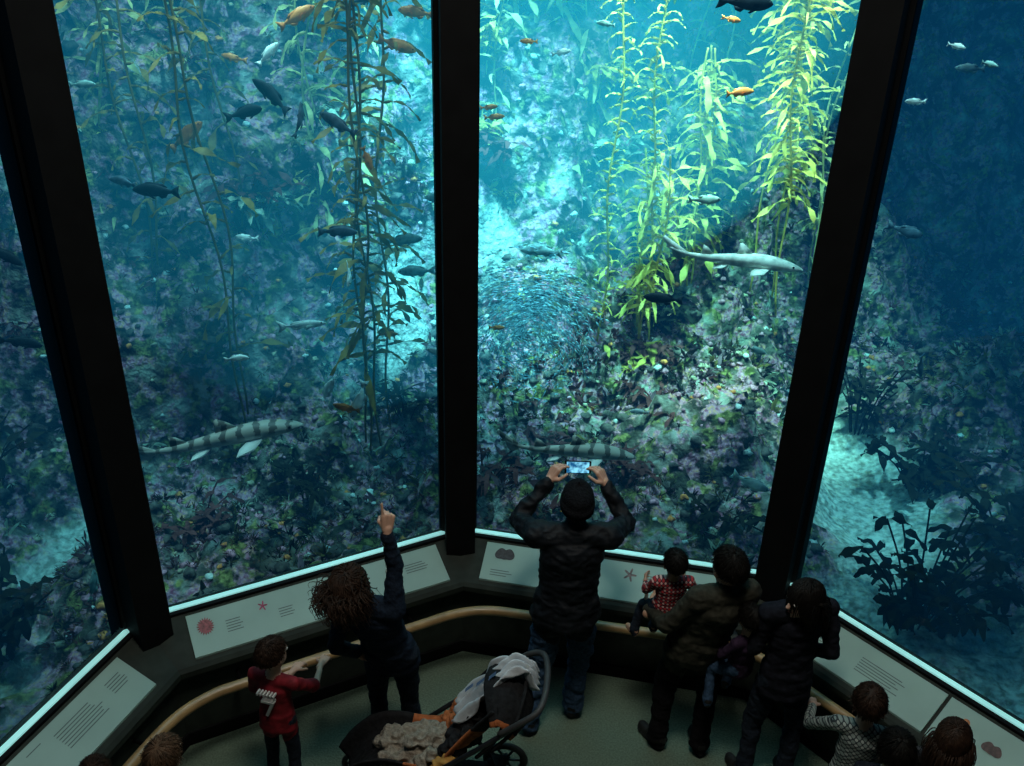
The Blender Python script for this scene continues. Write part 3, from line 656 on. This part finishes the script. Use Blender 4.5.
def hairdo(name,hc,R,hs,N_,Ln,curl,mt,org,parent,rad=.003,front=.45,low=-.35,vol=1.0,grav=.35,fz=1.0):
    rx,ry,rz=.084*hs*vol,.103*hs*vol,.101*hs*vol; c=V(hc)+R@V((0,-.008,.022))*hs
    vs=[];fs=[]
    nu,nvv=36,20
    for i in range(nvv+1):
        ph=math.pi*i/nvv*.78
        for j in range(nu):
            t=2*math.pi*j/nu; d=V((math.sin(ph)*math.cos(t),math.sin(ph)*math.sin(t),math.cos(ph)))
            lim=low+(front-low)*sst(-.35,.6,d.y)
            if d.z<lim: 
                rxy=math.sqrt(max(1e-6,1-lim*lim)); q=V((d.x,d.y)); q=q.normalized()*rxy if q.length>0 else q; d=V((q.x,q.y,lim))
            k=1.0+.05*noise.noise(d*4+V(hc)*9)+.03*noise.noise(d*11+V(hc)*5); vs.append(c+R@V((d.x*rx*k,d.y*ry*k,d.z*rz*k))-org)
    for i in range(nvv):
        for j in range(nu):
            a=i*nu+j;b=i*nu+(j+1)%nu; fs.append((a,b,b+nu,a+nu))
    crown=V((0,-.35,.93)).normalized(); Ri=R.inverted(); short=Ln<.12*hs
    for k in range(N_):
        while True:
            d=V((random.gauss(0,1),random.gauss(0,1),random.gauss(0,1))).normalized()
            if d.z>low+(front-low)*sst(-.35,.6,d.y): break
        p=V((d.x*rx,d.y*ry,d.z*rz))*.985; l=Ln*random.uniform(.7,1.15); seg=4 if short else 14
        tg=(d-crown*d.dot(crown)*1.0); tg=(tg-d*tg.dot(d)); tg=(tg.normalized() if tg.length>.05 else V((random.gauss(0,1),random.gauss(0,1),0)).normalized())
        jt=.14 if short else .22*fz
        tg=(tg+d*(.12 if short else .2*fz)+V((random.gauss(0,jt),random.gauss(0,jt),random.gauss(0,jt*.6)))).normalized()
        path=[]; ph=random.random()*6.28; gl=Ri@V((0,0,-1)); lim=1.01+random.random()*.05 if short else 1.02+random.random()*.14*fz
        for s_ in range(seg+1):
            o1=V((math.cos(ph+s_*1.1),math.sin(ph+s_*1.1),math.sin(ph+s_*.9)))*curl*min(1,s_/3)
            path.append(c+R@(p+o1)-org)
            tg=(tg+gl*grav*(.4 if short else 1)).normalized(); p=p+tg*l/seg
            e=math.sqrt((p.x/rx)**2+(p.y/ry)**2+(p.z/rz)**2)
            if e<lim : p=p*(lim/e)
        tube(path,rad*hs*random.uniform(.7,1.3),4,.8,vs,fs,taper=lambda t:1-.75*t*t)
    return mesh(name,vs,fs,[mt],parent,True)
SH=dict(n=1100,l=.035,c=.001,r=.0028,front=.5,low=-.5,g=.25)
def hr_(m,**k): d=dict(SH); d['m']=m; d.update(k); return d
def person(name,loc,yaw,H,top,pants,skin=None,hair=None,shoe=None,bulk=1.0,J_=None,headH=.235,hyaw=0,hpitch=0,hands=None,vox=.009,sleeve='long',wr=.009,hem=.10,sh=(0,0,0)):
    skin=skin or m_skin; shoe=shoe or m_shoe; J_=J_ or {}; s=H/1.75; sh=V(sh); loc=V(loc)+V((sh.x,sh.y,0)); org=loc.copy()
    rt=V((math.cos(yaw),math.sin(yaw),0)); fw=V((-math.sin(yaw),math.cos(yaw),0)); up=V((0,0,1))
    def L_(x,y,z): return loc+(rt*x+fw*y+up*z)*s
    D=dict(hl=L_(-.085,0,.90),hr=L_(.085,0,.90),kl=L_(-.11,.03,.49),kr=L_(.11,.03,.49),al=L_(-.12,-.02,.085),ar=L_(.12,-.02,.085),
      sl=L_(-.185,0,1.42),sr=L_(.185,0,1.42),el=L_(-.24,-.03,1.14),er=L_(.24,-.03,1.14),wl=L_(-.25,.08,.90),wr=L_(.25,.08,.90),hc=None)
    for k,v in J_.items(): D[k]=V(v)+sh
    pc=(D['hl']+D['hr'])/2; scn=(D['sl']+D['sr'])/2; tu=(scn-pc).normalized(); sr=(D['sr']-D['sl']).normalized(); hs=headH/.235
    if D['hc'] is None: D['hc']=scn+tu*.10*s+up*.115*hs+fw*.015
    hc=D['hc']; e=empty(name,loc)
    P_=[]; A=P_.append; b=bulk*s
    hrt=(D['hr']-D['hl']).normalized()
    A(Part(D['hl'],D['hr'],.092*b,.092*b,'pants')); 
    A(Part(pc-tu*hem*s,pc+tu*.10*s,.178*b,.160*b,'top',hrt,1,.78,flat=True,n=20))
    A(Part(pc+tu*.05*s,pc+tu*.25*s,.152*b,.15*b,'top',hrt,1,.74)); tl=(scn-pc).length
    A(Part(pc+tu*.25*s,pc+tu*(tl-.10*s),.150*b,.160*b,'top',sr,1,.72)); A(Part(D['sl'],D['sr'],.068*b,.068*b,'top'))
    A(Part(scn-tu*.05*s,scn+tu*.045*s,.085*b,.060*b,'top',sr,1.2,.9))
    A(Part(scn,hc-up*.06*hs,.052*s*.5+.052*hs*.5,.05*hs,'skin'))
    for q in 'lr':
        S,E,W=D['s'+q],D['e'+q],D['w'+q]
        A(Part(S,E,.060*b,.048*b,'top'))
        if sleeve=='long': A(Part(E,W,.049*b,.036*b,'top')); dd=(W-E).normalized(); A(Part(W-dd*.03*s,W+dd*.008*s,.038*b,.038*b,'top',flat=True))
        else: A(Part(E,W,.036*s,.026*s,'skin')); dd=(E-S).normalized(); A(Part(E-dd*.10*s,E-dd*.02*s,.058*b,.062*b,'top',flat=True))
        Hh,K,An=D['h'+q],D['k'+q],D['a'+q]
        A(Part(Hh,K,.090*b,.066*b,'pants')); dd=(An-K).normalized(); A(Part(K,K+dd*(An-K).length*.75,.064*b,.054*b,'pants')); A(Part(K+dd*(An-K).length*.7,An+dd*.03*s,.054*b,.060*b,'pants',flat=True))
        ff=D.get('f'+q); ff=V(ff).normalized() if ff is not None else (fw+(rt*(.25 if q=='r' else -.25))).normalized()
        A(Part(An-ff*.03*s-up*.042*s,An+ff*.15*s-up*.05*s,.042*s,.034*s,'shoe')); A(Part(An-ff*.025*s,An+ff*.05*s-up*.02*s,.045*s,.035*s,'shoe'))
        A(Part(An-ff*.035*s-up*.068*s,An+ff*.155*s-up*.068*s,.040*s,.040*s,'sole',V((0,0,1)).cross(ff),1.08,.38))
    ya=yaw+hyaw; hf=V((-math.sin(ya),math.cos(ya),0)); hrr=V((math.cos(ya),math.sin(ya),0)); cp,sp=math.cos(hpitch),math.sin(hpitch)
    f2=hf*cp+up*sp; u2=up*cp-hf*sp; R=Matrix((hrr,f2,u2)).transposed()
    h=lambda x,y,z: hc+R@V((x,y,z))*hs
    A(ell(h(0,-.008,.022),[.076*hs,.096*hs,.093*hs],R,'skin')); A(ell(h(0,.030,-.040),[.058*hs,.064*hs,.072*hs],R,'skin')); A(ell(h(0,.060,-.090),[.026*hs,.024*hs,.02*hs],R,'skin'))
    A(Part(h(0,.088,.008),h(0,.110,-.030),.009*hs,.014*hs,'skin')); A(Part(h(-.035,.078,.028),h(.035,.078,.028),.014*hs,.014*hs,'skin'))
    for q in (-1,1): A(ell(h(q*.081,-.008,-.010),[.011*hs,.020*hs,.031*hs],R,'skin'))
    A(ell(h(0,.088,-.062),[.024*hs,.010*hs,.009*hs],R,'lips'))
    labels=['top','pants','skin','shoe','sole','lips']
    remesh('body',P_,vox,[top,pants,skin,shoe,m_sole,m_lips],labels,org,e,2,wr,('top','pants'))
    vs=[];fs=[];mi=[]
    for q in (-1,1):
        for (c,r,m) in ((h(q*.031,.083,.004),.0125*hs,0),(h(q*.031,.0915,.004),.0062*hs,1)):
            bb=len(vs); vs+=[c+v*r-org for v in IV]; fs+=[tuple(bb+a for a in f) for f in IF]; mi+=[m]*len(IF)
    mesh('eyes',vs,fs,[m_eye,m_pupil],e,True,mi)
    if hair:
        if hair.get('beanie'):
            vs=[];fs=[];n=36
            for (z,k) in ((-.018,1.10),(-.02,1.16),(.005,1.17),(.028,1.15),(.030,1.09),(.055,1.08),(.08,1.0),(.10,.84),(.118,.60),(.130,.30),(.134,.02)):
                for j in range(n):
                    t=2*math.pi*j/n; kk=k*(1+.012*(j%2)); vs.append(h(.079*kk*math.cos(t),-.008+.098*kk*math.sin(t)-.01*(z>.05),z+.006+.012*math.sin(t))-org)
            for i in range(10):
                for j in range(n):
                    a=i*n+j;bb=i*n+(j+1)%n; fs.append((a,bb,bb+n,a+n))
            mesh('beanie',vs,fs,[m_beanie],e,True); hairdo('hair',h(0,-.004,-.012),R,hs*.94,500,.03*hs,.001,hair['m'],org,e,.003,.05,-.55)
        else: hairdo('hair',hc,R,hs,hair['n'],hair['l']*hs,hair['c'],hair['m'],org,e,hair['r'],hair['front'],hair['low'],hair.get('vol',1.0),hair['g'],hair.get('fz',1.0))
    for q,(side0) in (('l',-1),('r',1)):
        hd=(hands or {}).get(q,{}); W=D['w'+q]; E=D['e'+q]; d=V(hd.get('d',(W-E).normalized()))
        pn=V(hd.get('pn',rt*(-side0))); hsz=(.5*s+.5*hs)*.98*hd.get('s',1)
        d_=d.normalized(); pn_=(pn-d_*pn.dot(d_)).normalized(); cr=d_.cross(pn_)
        want=V(hd.get('thumb',fw)); sd=1 if cr.dot(want)>0 else -1
        hand('hand_'+q,W+d_*.01,d_,pn_,hsz,sd,hd.get('curl',.45),skin,org,e,thumb=hd.get('t',.4))
    return e
# ---- man with phone
man=person('man_taking_photo',(.34,3.97,0),0.05,1.73,m_jacket,m_jeans,m_skin,dict(beanie=True,m=m_hairD),m_shoe,1.14,
 dict(hl=(.255,3.95,.90),hr=(.425,3.96,.90),kl=(.21,3.97,.48),kr=(.44,4.04,.48),al=(.15,3.89,.085),ar=(.42,4.03,.085),sl=(.155,3.96,1.385),sr=(.545,3.96,1.385),el=(.055,4.16,1.34),er=(.66,4.16,1.33),wl=(.215,4.27,1.51),wr=(.55,4.27,1.50),hc=(.365,4.00,1.565)),
 hpitch=.05,hands=dict(l=dict(d=(.45,.25,.85),pn=(.8,.5,-.3),thumb=(.3,-.9,.1),curl=(.55,.75,.8,.8),t=.3),r=dict(d=(-.45,.25,.85),pn=(-.8,.5,-.3),thumb=(-.3,-.9,.1),curl=(.55,.75,.8,.8),t=.3)),hem=.06,wr=.014)
me_=man.location
ph=empty('phone',(0,0,0)); ph.parent=man
ph.location=V((.385,4.33,1.585))-V(me_); ph.rotation_euler=(-.25,0,0)
box('case',(0,0,0),(.150,.010,.075),m_black,ph,.003)
mp,nt,o=newmat('phone_screen'); N=nt.nodes;L=nt.links
em=N.new('ShaderNodeEmission'); em.inputs[1].default_value=1.1; tc=N.new('ShaderNodeTexCoord'); n=N.new('ShaderNodeTexNoise'); n.inputs['Scale'].default_value=30; L.new(tc.outputs['Object'],n.inputs['Vector'])
r=N.new('ShaderNodeValToRGB'); r.color_ramp.elements[0].position=.4;r.color_ramp.elements[0].color=(.01,.10,.25,1);r.color_ramp.elements[1].position=.62;r.color_ramp.elements[1].color=(.25,.75,1,1)
L.new(n.outputs['Fac'],r.inputs['Fac']);L.new(r.outputs['Color'],em.inputs[0]);L.new(em.outputs[0],o.inputs['Surface'])
box('screen',(0,-.0056,0),(.128,.001,.064),mp,ph)
# ---- girl pointing
person('girl_pointing',(-.64,3.76,0),-.35,1.50,m_navy,m_dkjeans,m_skin,dict(m=m_hairB,n=1500,l=.19,c=.012,r=.0042,front=.42,low=-.6,vol=1.04,g=.28,fz=.7),m_shoe,1.06,
 dict(hl=(-.70,3.74,.78),hr=(-.55,3.69,.78),kl=(-.72,3.80,.42),kr=(-.54,3.76,.42),al=(-.72,3.80,.075),ar=(-.52,3.78,.075),sl=(-.83,3.60,1.16),sr=(-.57,3.56,1.19),el=(-.88,3.54,.95),er=(-.565,3.63,1.41),wl=(-.80,3.66,.80),wr=(-.60,3.64,1.60),hc=(-.79,3.54,1.335)),
 headH=.205,hpitch=-.15,hands=dict(r=dict(d=(.06,.2,.98),pn=(-.5,.8,-.2),thumb=(-.8,-.4,.2),curl=(.02,1.6,1.7,1.75),t=1.2,s=1.12)))
# ---- boy in jersey
person('boy_in_jersey',(-1.20,3.50,0),-.25,1.02,m_red,m_dkjeans,m_skin,hr_(m_hairB),m_shoe,1.02,
 dict(wr=(-1.02,3.78,.62),er=(-1.01,3.60,.65),sr=(-1.09,3.48,.78),wl=(-1.17,3.74,.605),el=(-1.33,3.58,.64),sl=(-1.31,3.54,.78)),
 headH=.195,hyaw=-.35,sleeve='short',sh=(0,-.04,0),wr=.005,hands=dict(r=dict(d=(.15,.9,-.15),pn=(0,0,-1),thumb=(-1,0,0),curl=.45),l=dict(d=(.3,.9,-.1),pn=(0,0,-1),thumb=(1,0,0),curl=.45)))
boy=bpy.data.objects['boy_in_jersey']
a=-.25; rt=V((math.cos(a),math.sin(a),0)); fw=V((-math.sin(a),math.cos(a),0))
def seg2(vs,fs,x0,z0,x1,z1,w_,y=-.082):
    p0=V((x0,z0));p1=V((x1,z1)); d=(p1-p0).normalized(); n=V((-d.y,d.x))*w_/2; b=len(vs)
    for q in (p0-n,p1-n,p1+n,p0+n): vs.append(rt*q.x+fw*(y-.004)+V((0,0,q.y)))
    for q in (p0-n,p1-n,p1+n,p0+n): vs.append(rt*q.x+fw*(y+.03)+V((0,0,q.y)))
    fs+= [(b,b+1,b+2,b+3),(b,b+4,b+5,b+1),(b+1,b+5,b+6,b+2),(b+2,b+6,b+7,b+3),(b+3,b+7,b+4,b)]
vs=[];fs=[]
seg2(vs,fs,-.032,.705,.036,.705,.014);seg2(vs,fs,.031,.705,-.008,.61,.015)
for i in range(6): seg2(vs,fs,-.055+.018*i,.75,-.046+.018*i,.75,.014)
mesh('jersey_number',vs,fs,[m_white],boy)
# ---- father holding toddler
person('man_holding_toddler',(1.10,3.78,0),.30,1.57,m_olive,m_blacktr,m_skin2,hr_(m_hairD),m_shoe,1.12,
 dict(hl=(.98,3.78,.82),hr=(1.14,3.80,.82),kl=(.93,3.86,.44),kr=(1.17,3.84,.44),al=(.91,3.80,.08),ar=(1.15,3.76,.08),sl=(1.00,3.69,1.20),sr=(1.27,3.74,1.22),el=(.86,3.72,.99),er=(1.31,3.84,1.00),wl=(.80,3.92,.92),wr=(1.12,3.99,.94),hc=(1.145,3.73,1.375)),
 hyaw=.1,hands=dict(l=dict(d=(.5,.8,.1),pn=(.2,0,1),thumb=(0,0,1),curl=.4),r=dict(d=(-.95,.2,.1),pn=(0,0,1),thumb=(0,1,.3),curl=.5)))
person('toddler',(.91,3.90,.66),.15,.80,m_plaid,m_dkjeans,m_skin2,hr_(m_hairD,n=800),m_skin2,1.15,
 dict(hl=(.86,3.90,.93),hr=(.96,3.91,.93),kl=(.80,4.02,.84),kr=(.93,4.06,.84),al=(.76,3.99,.68),ar=(.88,4.05,.66),sl=(.835,3.88,1.12),sr=(1.01,3.89,1.12),el=(.79,3.93,1.02),er=(1.06,3.94,1.03),wl=(.80,4.02,1.00),wr=(1.03,4.03,1.02),hc=(.92,3.88,1.245)),
 headH=.17,vox=.007,sh=(-.02,0,.03),wr=.005)
# ---- mother carrying child
person('woman_carrying_child',(1.50,3.60,0),.15,1.50,m_dark,m_dkjeans,m_skin,dict(m=m_hairD,n=1500,l=.19,c=.002,r=.0036,front=.68,low=-.45,g=.55,fz=.15),m_shoe,1.0,
 dict(kl=(1.39,3.64,.42),kr=(1.61,3.62,.42),al=(1.37,3.58,.075),ar=(1.59,3.56,.075),el=(1.30,3.58,.98),wl=(1.27,3.74,.84),er=(1.70,3.56,.98),wr=(1.52,3.74,.88),hc=(1.50,3.56,1.325)),
 headH=.21,hyaw=1.75,hpitch=-.05,hands=dict(l=dict(d=(-.3,.9,.2),pn=(.3,0,1),thumb=(0,0,1)),r=dict(d=(-.95,.3,.1),pn=(0,0,1),thumb=(0,1,.3))))
person('child_carried',(1.28,3.66,.40),-.3,.85,m_purple,m_jeans,m_skin,hr_(m_hairD,n=800,l=.05),m_shoe,1.0,
 dict(hl=(1.22,3.62,.80),hr=(1.31,3.68,.80),kl=(1.13,3.70,.72),kr=(1.27,3.82,.72),al=(1.12,3.64,.54),ar=(1.25,3.78,.54),sl=(1.20,3.58,1.00),sr=(1.34,3.66,1.00),el=(1.14,3.60,.90),wl=(1.17,3.70,.86),er=(1.38,3.70,.92),wr=(1.44,3.68,1.0),hc=(1.27,3.63,1.13)),
 headH=.17,hyaw=.6,vox=.007,wr=.005)
# ---- children bottom right
person('child_in_checked_shirt',(1.74,3.15,0),-.35,1.08,m_gingham,m_dkjeans,m_skin,hr_(m_hairB,l=.045),m_shoe,1.0,
 dict(wl=(1.66,3.55,.60),el=(1.57,3.36,.68),wr=(1.90,3.40,.58),er=(1.94,3.22,.66)),headH=.2,wr=.005,hands=dict(l=dict(d=(.2,.9,-.2),pn=(0,0,-1),thumb=(1,0,0)),r=dict(d=(.3,.9,-.2),pn=(0,0,-1),thumb=(-1,0,0))))
person('child_in_dark_coat',(1.76,2.86,0),-.3,1.10,m_dark,m_dkjeans,m_skin,hr_(m_hairD,l=.06),m_shoe,1.0,headH=.2)
person('girl_with_long_hair',(2.04,2.93,0),-.6,1.10,m_grey,m_dkjeans,m_skin,dict(m=m_hairB,n=1400,l=.20,c=.002,r=.0034,front=.3,low=-.6,g=.5,fz=.2),m_shoe,.95,headH=.2)
person('child_with_light_hair',(-1.50,2.78,0),-.2,1.02,m_grey,m_dkjeans,m_skin,hr_(m_hairL,l=.05),m_shoe,1.0,headH=.2)
person('small_child',(-1.80,2.74,0),.3,.92,m_purple,m_dkjeans,m_skin,hr_(m_hairB,l=.05),m_shoe,1.0,headH=.19)
# ------------------------------------------------------------------ stroller
m_or=mat('orange_fabric',(.34,.10,.035),.8,.25,40,.2,spec=.15); m_bf=mat('black_fabric',(.010,.010,.011),.85,.3,40,.3,spec=.15); m_tub=mat('stroller_frame',(.05,.05,.055),.35,.2,10,0,metal=.8)
m_fle=mat('fleece',(.23,.20,.16),.95,.25,60,.6,spec=.05); m_wc=mat('white_blanket',(.46,.50,.53),.9,.08,30,.2); m_yel=mat('yellow_bag',(.42,.22,.05),.7,.25,20,.2); m_bl=mat('blue_print',(.06,.10,.18),.8,.3,20,.1)
st=empty('baby_stroller',(-.36,3.32,0),math.radians(176))
def S(x,y,z): return V((x,y,z))
vs=[];fs=[]
for y in (-1,1):
    tube([S(.46,.15*y,.10),S(.15,.21*y,.38),S(-.25,.22*y,.74),S(-.45,.22*y,.93)],.013,8,1,vs,fs)
    tube([S(-.36,.24*y,.12),S(-.15,.225*y,.35),S(.08,.21*y,.46)],.012,8,1,vs,fs); tube([S(-.36,.24*y,.12),S(.46,.15*y,.12)],.009,8,1,vs,fs)
tube([S(-.36,-.24,.12),S(-.36,.24,.12)],.010,8,1,vs,fs); tube([S(.46,-.15,.12),S(.46,.15,.12)],.010,8,1,vs,fs)
mesh('frame',vs,fs,[m_tub],st,True)
vs=[];fs=[]
hp=smooth_path([S(-.36,.22,.86),S(-.46,.225,.95),S(-.54,.19,1.0),S(-.57,.08,1.02),S(-.57,-.08,1.02),S(-.54,-.19,1.0),S(-.46,-.225,.95),S(-.36,-.22,.86)],6); tube(hp,.016,10,1,vs,fs)
mesh('handle',vs,fs,[m_sole],st,True)
vs=[];fs=[]
for k,(dx,dz) in enumerate(((-.02,0),(.05,-.05))):
    cp_=smooth_path([S(-.30+dx,.22,.74+dz),S(-.40+dx,.215,.88+dz),S(-.44+dx,.12,.97+dz),S(-.45+dx,0,.99+dz),S(-.44+dx,-.12,.97+dz),S(-.40+dx,-.215,.88+dz),S(-.30+dx,-.22,.74+dz)],6); tube(cp_,.010,8,1,vs,fs)
mesh('canopy_hoops',vs,fs,[m_bf],st,True)
wi=0
for (x,y,r) in ((-.36,.27,.12),(-.36,-.27,.12),(.46,.18,.09),(.46,-.18,.09)):
    vs=[];fs=[];
    ring=[S(x+r*math.cos(t)*.88,y,r+r*math.sin(t)*.88) for t in [2*math.pi*i/28 for i in range(29)]]; tube(ring,r*.13,8,1.4,vs,fs,cap=False); nt_=len(fs)
    tube([S(x,y-.025,r),S(x,y+.025,r)],.022,10,1,vs,fs)
    for i in range(6):
        t=math.pi/3*i; tube([S(x,y,r),S(x+r*.85*math.cos(t),y,r+r*.85*math.sin(t))],.007,6,1,vs,fs)
    mesh('wheel_%d'%wi,vs,fs,[m_sole,m_tub],st,True,[0]*nt_+[1]*(len(fs)-nt_)); wi+=1
def sheet(name,path,halfw,mt,parent,bow=.06,nv_=14,th=.02,folds=0,fa=0,mats2=None,side_up=0,edge=3,cond=None):
    path=smooth_path(path,6); vs=[];fs=[];mi=[]; m=len(path)
    for i,p in enumerate(path):
        d=(path[min(i+1,m-1)]-path[max(i-1,0)]).normalized(); sd=V((0,1,0)) ; n=d.cross(sd)
        if n.z<0: n=-n
        hw=halfw(i/(m-1)) if callable(halfw) else halfw
        for j in range(nv_+1):
            t=j/nv_*2-1; vs.append(p+sd*hw*t+n*(bow*t*t+side_up*max(0,abs(t)-.75)*4+fa*math.sin(folds*t+2*math.sin(i*.4))+.008*noise.noise(V((i*.5,j*.5,hw*30)))))
    for i in range(m-1):
        for j in range(nv_):
            a=i*(nv_+1)+j; fs.append((a,a+1,a+nv_+2,a+nv_+1)); mi.append(1 if mats2 and (j<edge or j>=nv_-edge) and (cond is None or cond(i/(m-1),j/nv_)) else 0)
    ob=mesh(name,vs,fs,[mt]+([mats2] if mats2 else []),parent,True,mi); md=ob.modifiers.new('s','SOLIDIFY'); md.thickness=th; return ob
sheet('seat',[S(-.40,0,.90),S(-.25,0,.68),S(-.10,0,.46),S(.05,0,.42),S(.24,0,.44),S(.36,0,.36),S(.46,0,.20)],lambda t:.185-.03*t,m_bf,st,.05,20,.012,mats2=m_or,side_up=.055,edge=4,cond=lambda u,v:(.10<u<.58) )
sheet('canopy',[S(-.50,0,.84),S(-.47,0,.93),S(-.40,0,.99),S(-.33,0,1.0),S(-.27,0,.97)],.21,m_bf,st,-.10,20,.012,mats2=m_or,edge=1)
sheet('basket',[S(-.34,0,.30),S(-.30,0,.16),S(0,0,.15),S(.28,0,.17),S(.32,0,.26)],.17,m_bf,st,.06,12,.01)
z0=V((0,0,0))
def lump(name,segs,mt,wr_,sc_=14,vox=.008):
    ps=[Part(V(a),V(b_),r1,r2,'m') for a,b_,r1,r2 in segs]; return remesh(name,ps,vox,[mt],['m'],z0,st,2,wr_,('m',),sc_)
lump('fleece_blanket',[((.05,-.08,.50),(.22,.0,.50),.06,.055),((.02,.06,.50),(.22,.10,.48),.055,.05),((-.05,-.02,.54),(.1,.04,.56),.06,.05),((.2,-.06,.49),(.28,-.05,.44),.045,.04),((-.02,.12,.56),(.1,.15,.46),.045,.04)],m_fle,.035,12)
lump('yellow_bag',[((-.10,.15,.58),(-.02,.19,.50),.045,.05),((-.04,.2,.46),(-.02,.22,.38),.045,.035)],m_yel,.02,12)
lump('orange_jacket',[((-.22,-.12,.74),(-.12,-.13,.64),.05,.045),((-.15,-.02,.64),(-.08,-.1,.58),.045,.045)],m_or,.025,14)
lump('dark_jacket',[((-.24,.0,.76),(-.12,.05,.64),.06,.05),((-.20,.10,.70),(-.10,.12,.60),.05,.05)],m_bf,.025,14)
ob=sheet('white_blanket',[S(-.12,0,.72),S(-.22,0,.85),S(-.32,0,.98),S(-.40,0,1.06),S(-.47,0,1.05),S(-.52,0,.95)],lambda t:.08+.03*math.sin(5*t+.5),m_wc,st,0,30,.006,9,.024,mats2=None); ob.location=(0,-.04,.0)
for i in range(3):
    mesh('blanket_print_%d'%i,[S(-.20-.06*i,-.07+.03*i,.885+.075*i),S(-.16-.06*i,-.07+.03*i,.84+.075*i),S(-.16-.06*i,-.045+.03*i,.84+.075*i),S(-.20-.06*i,-.045+.03*i,.885+.075*i)],[(0,1,2,3)],[m_bl],st)
